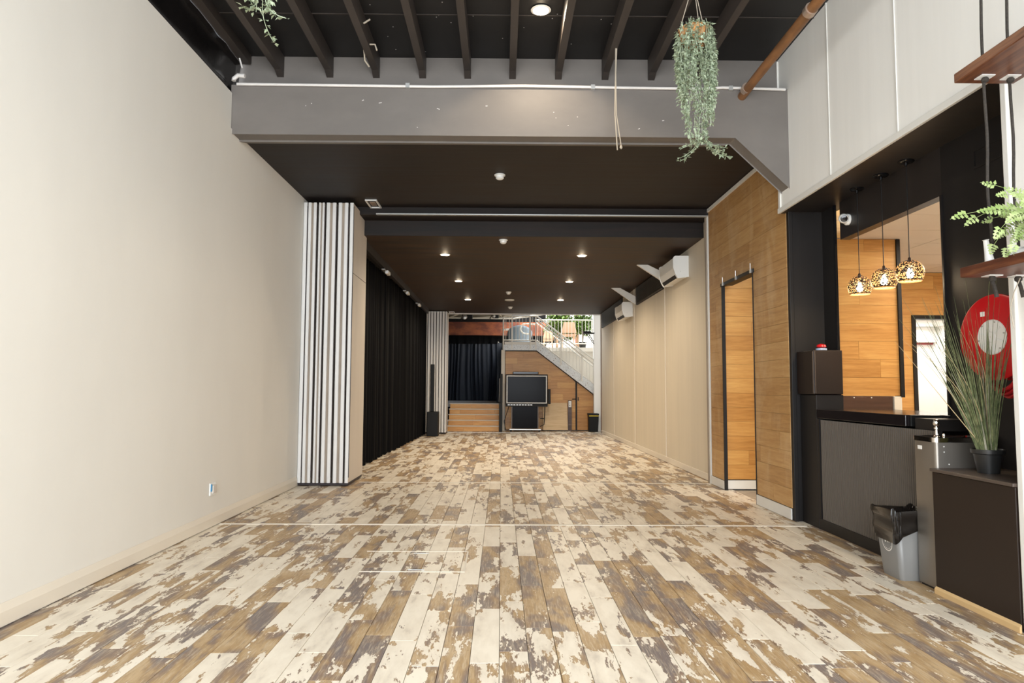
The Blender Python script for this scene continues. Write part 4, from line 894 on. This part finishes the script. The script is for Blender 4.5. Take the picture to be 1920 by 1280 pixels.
# ------------------------------------------------------------ hose reel
hr = thing('fire_hose_reel', (3.2, 4.25, 1.62), 'red fire hose reel with white hub on the black wall', 'hose reel')
CX, CY, CZ = 3.07, 4.22, 1.635
def rot_hub(mb):
    m2 = Matrix.Rotation(R(7), 3, 'Z'); mb.v = [tuple(m2 @ (Vector(v) - Vector((CX, CY, CZ))) + Vector((CX, CY, CZ))) for v in mb.v]; return mb
rot_hub(MB().lathe([(.002, -.014), (.12, -.014), (.255, -.006), (.268, .0), (.27, .008), (.26, .012), (.10, .01), (.002, .01)], (CX, CY, CZ), 56, 'x', cap=False)).build('front_disc', 'red', hr, True)
rot_hub(MB().lathe([(.002, .125), (.25, .125), (.27, .13), (.25, .14), (.002, .14)], (CX, CY, CZ), 48, 'x', cap=False)).build('rear_disc', 'red', hr, True)
hb = rot_hub(MB().lathe([(.002, -.026), (.03, -.026), (.035, -.020), (.105, -.020), (.112, -.012), (.112, -.008)], (CX, CY, CZ), 40, 'x', cap=False)).build('hub_plate', 'paper', hr, True)
for i in range(6):
    a = R(i * 60 + 20); MB_ = MB().obox((CX - .022, CY + .068 * math.cos(a), CZ + .068 * math.sin(a)), (.004, .045, .010), Matrix.Rotation(a, 3, 'X')); rot_hub(MB_).build('hub_rib', 'white', hb)
    rot_hub(MB().lathe([(.005, -.024), (.005, -.018)], (CX, CY + .096 * math.cos(a + .5), CZ + .096 * math.sin(a + .5)), 8, 'x')).build('hub_bolt', 'steel', hb)
for k in range(4):
    rr2 = .225 - k * .012; pts = [(CX + .03 + k * .027, CY + rr2 * math.cos(R(i * 12)), CZ + rr2 * math.sin(R(i * 12))) for i in range(31)]; MB().tube(pts, .014, 8).build('hose_coil', 'red_hose', hr, True)
for k in range(3):
    pts = [(CX + .03 + k * .025, CY + (.18 - .02 * k) * math.cos(a), CZ - .12 + (.21 + .02 * k) * math.sin(a)) for a in [R(180 + i * 12) for i in range(16)]]; MB().tube(pts, .013, 8).build('hose_loop', 'red_hose', hr, True)
rot_hub(MB().box(CX - .013, CX - .010, CY + .05, CY + .085, CZ + .135, CZ + .165)).build('sticker', 'paper', hr)
MB().tube([(CX + .01, CY, CZ), (3.27, CY, CZ)], .02, 10).build('axle', 'black_plastic', hr)

# ------------------------------------------------------------ potted grass
gp = thing('potted_grass', (3.03, 4.14, .797), 'tall thin potted grass in a black pot on the low cabinet', 'plant')
PX_, PY_, PZ_ = 3.0, 4.22, .798
MB().lathe([(.058, 0), (.078, .115), (.090, .12), (.092, .145), (.084, .145), (.076, .12)], (PX_, PY_, PZ_), 28).build('pot', 'pot', gp, True)
MB().lathe([(.076, .118), (.03, .125), (.002, .127)], (PX_, PY_, PZ_), 20, cap=False).build('soil', 'soil', gp)
rg = random.Random(21)
def blade(mb, p0, d, L, r0, curl, n=9):
    p = Vector(p0); dv = Vector(d).normalized(); pts = [p.copy()]; rs = [r0]
    for i in range(n):
        dv = (dv + Vector(curl) / n + Vector((rg.uniform(-.02, .02), rg.uniform(-.02, .02), 0))).normalized(); p = p + dv * L / n
        if p.x > 3.25: p.x = 3.25
        if p.y < 3.84 and p.x > 2.78: p.y = 3.84
        pts.append(p.copy()); rs.append(r0 * (1 - .85 * (i + 1) / n))
    mb.tube(pts, rs, 4, False)
def bunch(cnt, mname, nm, r0, L0, L1, sp):
    mb = MB()
    for i in range(cnt):
        a = rg.uniform(0, 2 * math.pi); q = rg.random() ** .5 * .05; s_ = rg.uniform(.02, sp)
        blade(mb, (PX_ + q * math.cos(a), PY_ + q * math.sin(a), PZ_ + .12), (math.cos(a) * s_ - .13, math.sin(a) * s_, 1), rg.uniform(L0, L1), r0 * rg.uniform(.7, 1.2), (math.cos(a) * rg.uniform(0, .35), math.sin(a) * rg.uniform(0, .35), -.05))
    o = mb.build(nm, mname, gp, True); tag(o, kind='stuff')
bunch(100, 'grass', 'blades', .0034, .6, 1.12, .24); bunch(26, 'grass2', 'pale_stems', .0050, .25, .55, .12)
mb = MB()
blade(mb, (PX_, PY_, PZ_ + .12), (-.75, .0, 1.0), .88, .0035, (0, 0, 0)); blade(mb, (PX_ - .02, PY_, PZ_ + .12), (-.35, .1, 1), .85, .003, (-.35, 0, -.4)); blade(mb, (PX_, PY_, PZ_ + .12), (-.3, -.1, 1), .8, .003, (-.1, .2, 0))
for i in range(6): blade(mb, (PX_, PY_, PZ_ + .12), (rg.uniform(-.25, .1), rg.uniform(-.3, .3), 1), .8, .003, (-.6, 0, -.3))
tag(mb.build('dry_blades', 'straw', gp, True), kind='stuff')

# ------------------------------------------------------------ rope shelf
sh = thing('rope_shelf', (2.55, 2.9, 1.9), 'two-tier dark timber shelf hung on black ropes at right edge', 'shelf')
for z0, x0, x1, nm in ((2.92, 2.385, 2.70, 'upper_board'), (1.885, 2.375, 2.70, 'lower_board')):
    box(x0, x1, 2.35, 3.49, z0, z0 + .05).build(nm, 'dark_wood', sh, bevel=.004)
    for x in (2.492, 2.625):
        yy = 3.42 if z0 < 2 else 3.41
        box(x - .035, x + .035, yy - .03, yy + .03, z0 - .004, z0).build('rope_plate', 'alu_white', sh)
        MB().lathe([(.003, -.03), (.016, -.022), (.018, -.008), (.012, 0)], (x, yy, z0 - .004), 10).build('knot', 'rope', sh, True)
for x in (2.49, 2.625):
    pts = [(x + .004 * math.sin(i * .9), 3.415 + .003 * math.cos(i * 1.3), 1.84 + i * (2.88 / 30)) for i in range(31)]
    MB().tube(pts, .0072, 8).build('rope', 'rope', sh, True)
    MB().tube([(x, 3.42, 1.86), (x + .01, 3.42, 1.83), (x + .022, 3.42, 1.775)], [.009, .009, .010], 8).build('rope_tail', 'rope', sh, True)
    MB().tube([(x, 2.45, 1.84), (x, 2.45, 4.72)], .007, 8).build('rope', 'rope', sh, True)
MB().tube([(2.62, 3.40, 1.87), (2.60, 3.42, 1.80), (2.585, 3.43, 1.72), (2.59, 3.42, 1.62)], .0025, 5).build('thin_wire', 'cord', sh)
vs = thing('white_vase', (2.44, 3.40, 1.935), 'small white slanted vase at the end of the lower shelf', 'vase')
mb = MB().lathe([(.020, 0), (.022, .01), (.016, .06), (.012, .12), (.016, .125), (.010, .12)], (0, 0, 0), 16); m2 = Matrix.Rotation(R(-8), 3, 'Y'); mb.v = [tuple(m2 @ Vector(v) + Vector((2.47, 3.40, 1.94))) for v in mb.v]; mb.build('body', 'white', vs, True)
fg = thing('white_bird_ornament', (2.56, 3.40, 1.935), 'rounded white ornament on the lower shelf behind the ropes', 'ornament')
mb = MB().lathe([(.002, -.045), (.03, -.035), (.045, 0), (.035, .03), (.002, .045)], (0, 0, 0), 18, cap=False); mb.v = [(v[0] * 1.1 + 2.565, v[1] * .8 + 3.34, v[2] * .95 + 1.936 + .043) for v in mb.v]; mb.build('body', 'white', fg, True)
MB().tube([(2.56 + .032 * math.cos(R(a)), 3.298, 1.98 + .028 * math.sin(R(a))) for a in range(-60, 260, 20)], .004, 6).build('wing_line', 'trim', fg, True)

def fern_frond(mb, stem, p0, az, L, rise, droop, w=.06, n=27):
    p = Vector(p0); el = rise; pts = [p.copy()]; dirs = []
    for i in range(n):
        el -= droop / n; d = Vector((math.cos(az) * math.cos(el), math.sin(az) * math.cos(el), math.sin(el))); p = p + d * L / n; pts.append(p.copy()); dirs.append(d)
    stem.tube(pts, [.0022 * (1 - .7 * i / n) for i in range(n + 1)], 5, False)
    for i in range(2, n):
        t = i / n; ln = w * (math.sin(min(1, t * 1.15 + .12) * math.pi) ** .7 if t < .85 else (1 - t) * 3.2 + .12)
        side = dirs[i - 1].cross(Vector((0, 0, 1))); side = side.normalized() if side.length > .01 else Vector((1, 0, 0)); side = (side * .45 + side.cross(dirs[i - 1]).normalized() * .9).normalized()
        for s_ in (-1, 1): leaf(mb, pts[i], side * s_ + dirs[i - 1] * .4 + Vector((0, rg.uniform(-.15, .15), 0)), Vector((0, 1, 0)), ln * rg.uniform(.9, 1.05), L / n * .9 + .004, .05)
fe = thing('potted_fern', (2.56, 3.1, 1.935), 'bright green fern arching out over the lower rope shelf', 'fern')
MB().lathe([(.05, 0), (.062, .09), (.067, .11), (.057, .11)], (2.565, 3.06, 1.936), 20).build('pot', 'white', fe, True)
fl = MB(); fs_ = MB(); c0 = (2.565, 3.06, 2.04)
for (az, L, rise, dr) in ((176, .52, .62, 1.0), (168, .46, .95, 1.7), (190, .44, .8, 1.9), (184, .38, 1.1, 1.3), (150, .36, .8, 2.2), (210, .40, .6, 1.4), (140, .42, 1.15, .8), (125, .36, .9, 1.2), (200, .34, 1.25, 1.9), (160, .30, .5, 1.9), (178, .33, .75, 2.4), (115, .32, 1.2, 1.5)):
    fern_frond(fl, fs_, c0, R(az), L, rise, dr, .05)
for az in range(230, 460, 30): fern_frond(fl, fs_, c0, R(az), .24, 1.2, 1.8, .04)
tag(fl.build('fronds', 'fern', fe), kind='stuff'); fs_.build('stems', 'fern', fe)

# ------------------------------------------------------------ hanging trailing plants
def hanging(x, y, ztop, zend, lab, seed, leaf_s, strands, tails, w0=.13):
    rg2 = random.Random(seed)
    t_ = thing('hanging_plant', (x, y, ztop), lab, 'hanging plant', 'trailing plants hung from the joists')
    MB().lathe([(.01, -.16), (.06, -.15), (.10, -.09), (.122, 0), (.115, 0), (.09, -.08)], (x, y, ztop), 26).build('coir_basket', 'coir', t_, True)
    for a in range(0, 360, 60): MB().tube([(x + .125 * math.cos(R(a)) * q, y + .125 * math.sin(R(a)) * q, ztop - hh) for q, hh in ((1, 0), (.85, .09), (.5, .155), (0, .17))], .002, 5).build('basket_wire', 'black_plastic', t_)
    for a in (30, 150, 270): MB().tube([(x + .12 * math.cos(R(a)), y + .12 * math.sin(R(a)), ztop), (x, y, ztop + .38), (x, y, 4.54)], .003, 5).build('chain', 'cord', t_)
    lf = MB(); sm = MB(); H_ = ztop - zend
    for s_ in range(strands):
        a = rg2.uniform(0, 2 * math.pi); r0 = rg2.uniform(.05, .13); lenf = rg2.uniform(.25, 1) ** .8
        if rg2.random() < .55: lenf *= .75
        end = H_ * (.85 * lenf); drift = rg2.uniform(.0, .05) ; off = .06 * (lenf) 
        p = Vector((x + r0 * math.cos(a), y + r0 * math.sin(a), ztop + rg2.uniform(0, .05))); pts = [p.copy()]
        out = w0 if lenf < .7 else w0 * .82
        n = max(6, int(end / .028))
        for i in range(n):
            t = i / n; rad = r0 + (out - r0) * min(1, t * 4) - (out * .38) * max(0, (end * t / H_) - .25) + .008 * math.sin(i * 1.1 + s_)
            q = Vector((x + rad * math.cos(a + .25 * math.sin(i * .2 + s_)) + off * end * t / H_ , y + rad * math.sin(a + .25 * math.sin(i * .2 + s_)), ztop + .03 * math.sin(min(1, t * 6) * math.pi) - end * t))
            pts.append(q)
            for _ in range(2):
                leaf(lf, q + Vector((rg2.uniform(-.012, .012), rg2.uniform(-.012, .012), rg2.uniform(-.01, .01))), Vector((math.cos(a) * .5 + rg2.uniform(-.9, .9), math.sin(a) * .5 + rg2.uniform(-.9, .9), rg2.uniform(-1.2, .1))), Vector((rg2.uniform(-.3, .3), rg2.uniform(-.3, .3), 1)), leaf_s * rg2.uniform(.75, 1.25), leaf_s * .72, .18)
        sm.tube(pts[::3] + [pts[-1]], .0018, 4, False)
    for k in range(tails):
        a = rg2.uniform(0, 2 * math.pi); p = Vector((x + .05 + .03 * math.cos(a), y + .03 * math.sin(a), ztop - H_ * .62)); pts = [p.copy()]; d = Vector((0, 0, -1))
        L = H_ * .36 * rg2.uniform(.6, 1.04)
        for i in range(12):
            if i > 4: d = (d + Vector((math.cos(a) * .28, math.sin(a) * .28, .02))).normalized()
            p = p + d * L / 12; pts.append(p.copy())
            for _ in range(2 if i < 6 else 3): leaf(lf, p + Vector((rg2.uniform(-.01, .01), rg2.uniform(-.01, .01), 0)), Vector((rg2.uniform(-1, 1), rg2.uniform(-1, 1), rg2.uniform(-.8, .5))), Vector((0, -.5, 1)), leaf_s * rg2.uniform(.8, 1.2), leaf_s * .75, .15)
        sm.tube(pts, .002, 4, False)
    tag(lf.build('trailing_leaves', 'ivy', t_), kind='stuff'); tag(sm.build('vines', 'ivy', t_), kind='stuff')
hanging(1.45, 5.0, 4.02, 2.90, 'long trailing plant in a coir basket near the copper pipe', 31, .031, 95, 9)
hanging(-1.27, 3.3, 3.84, 3.02, 'small tip of a trailing plant cut off by the top left of view', 77, .030, 48, 4, .09)
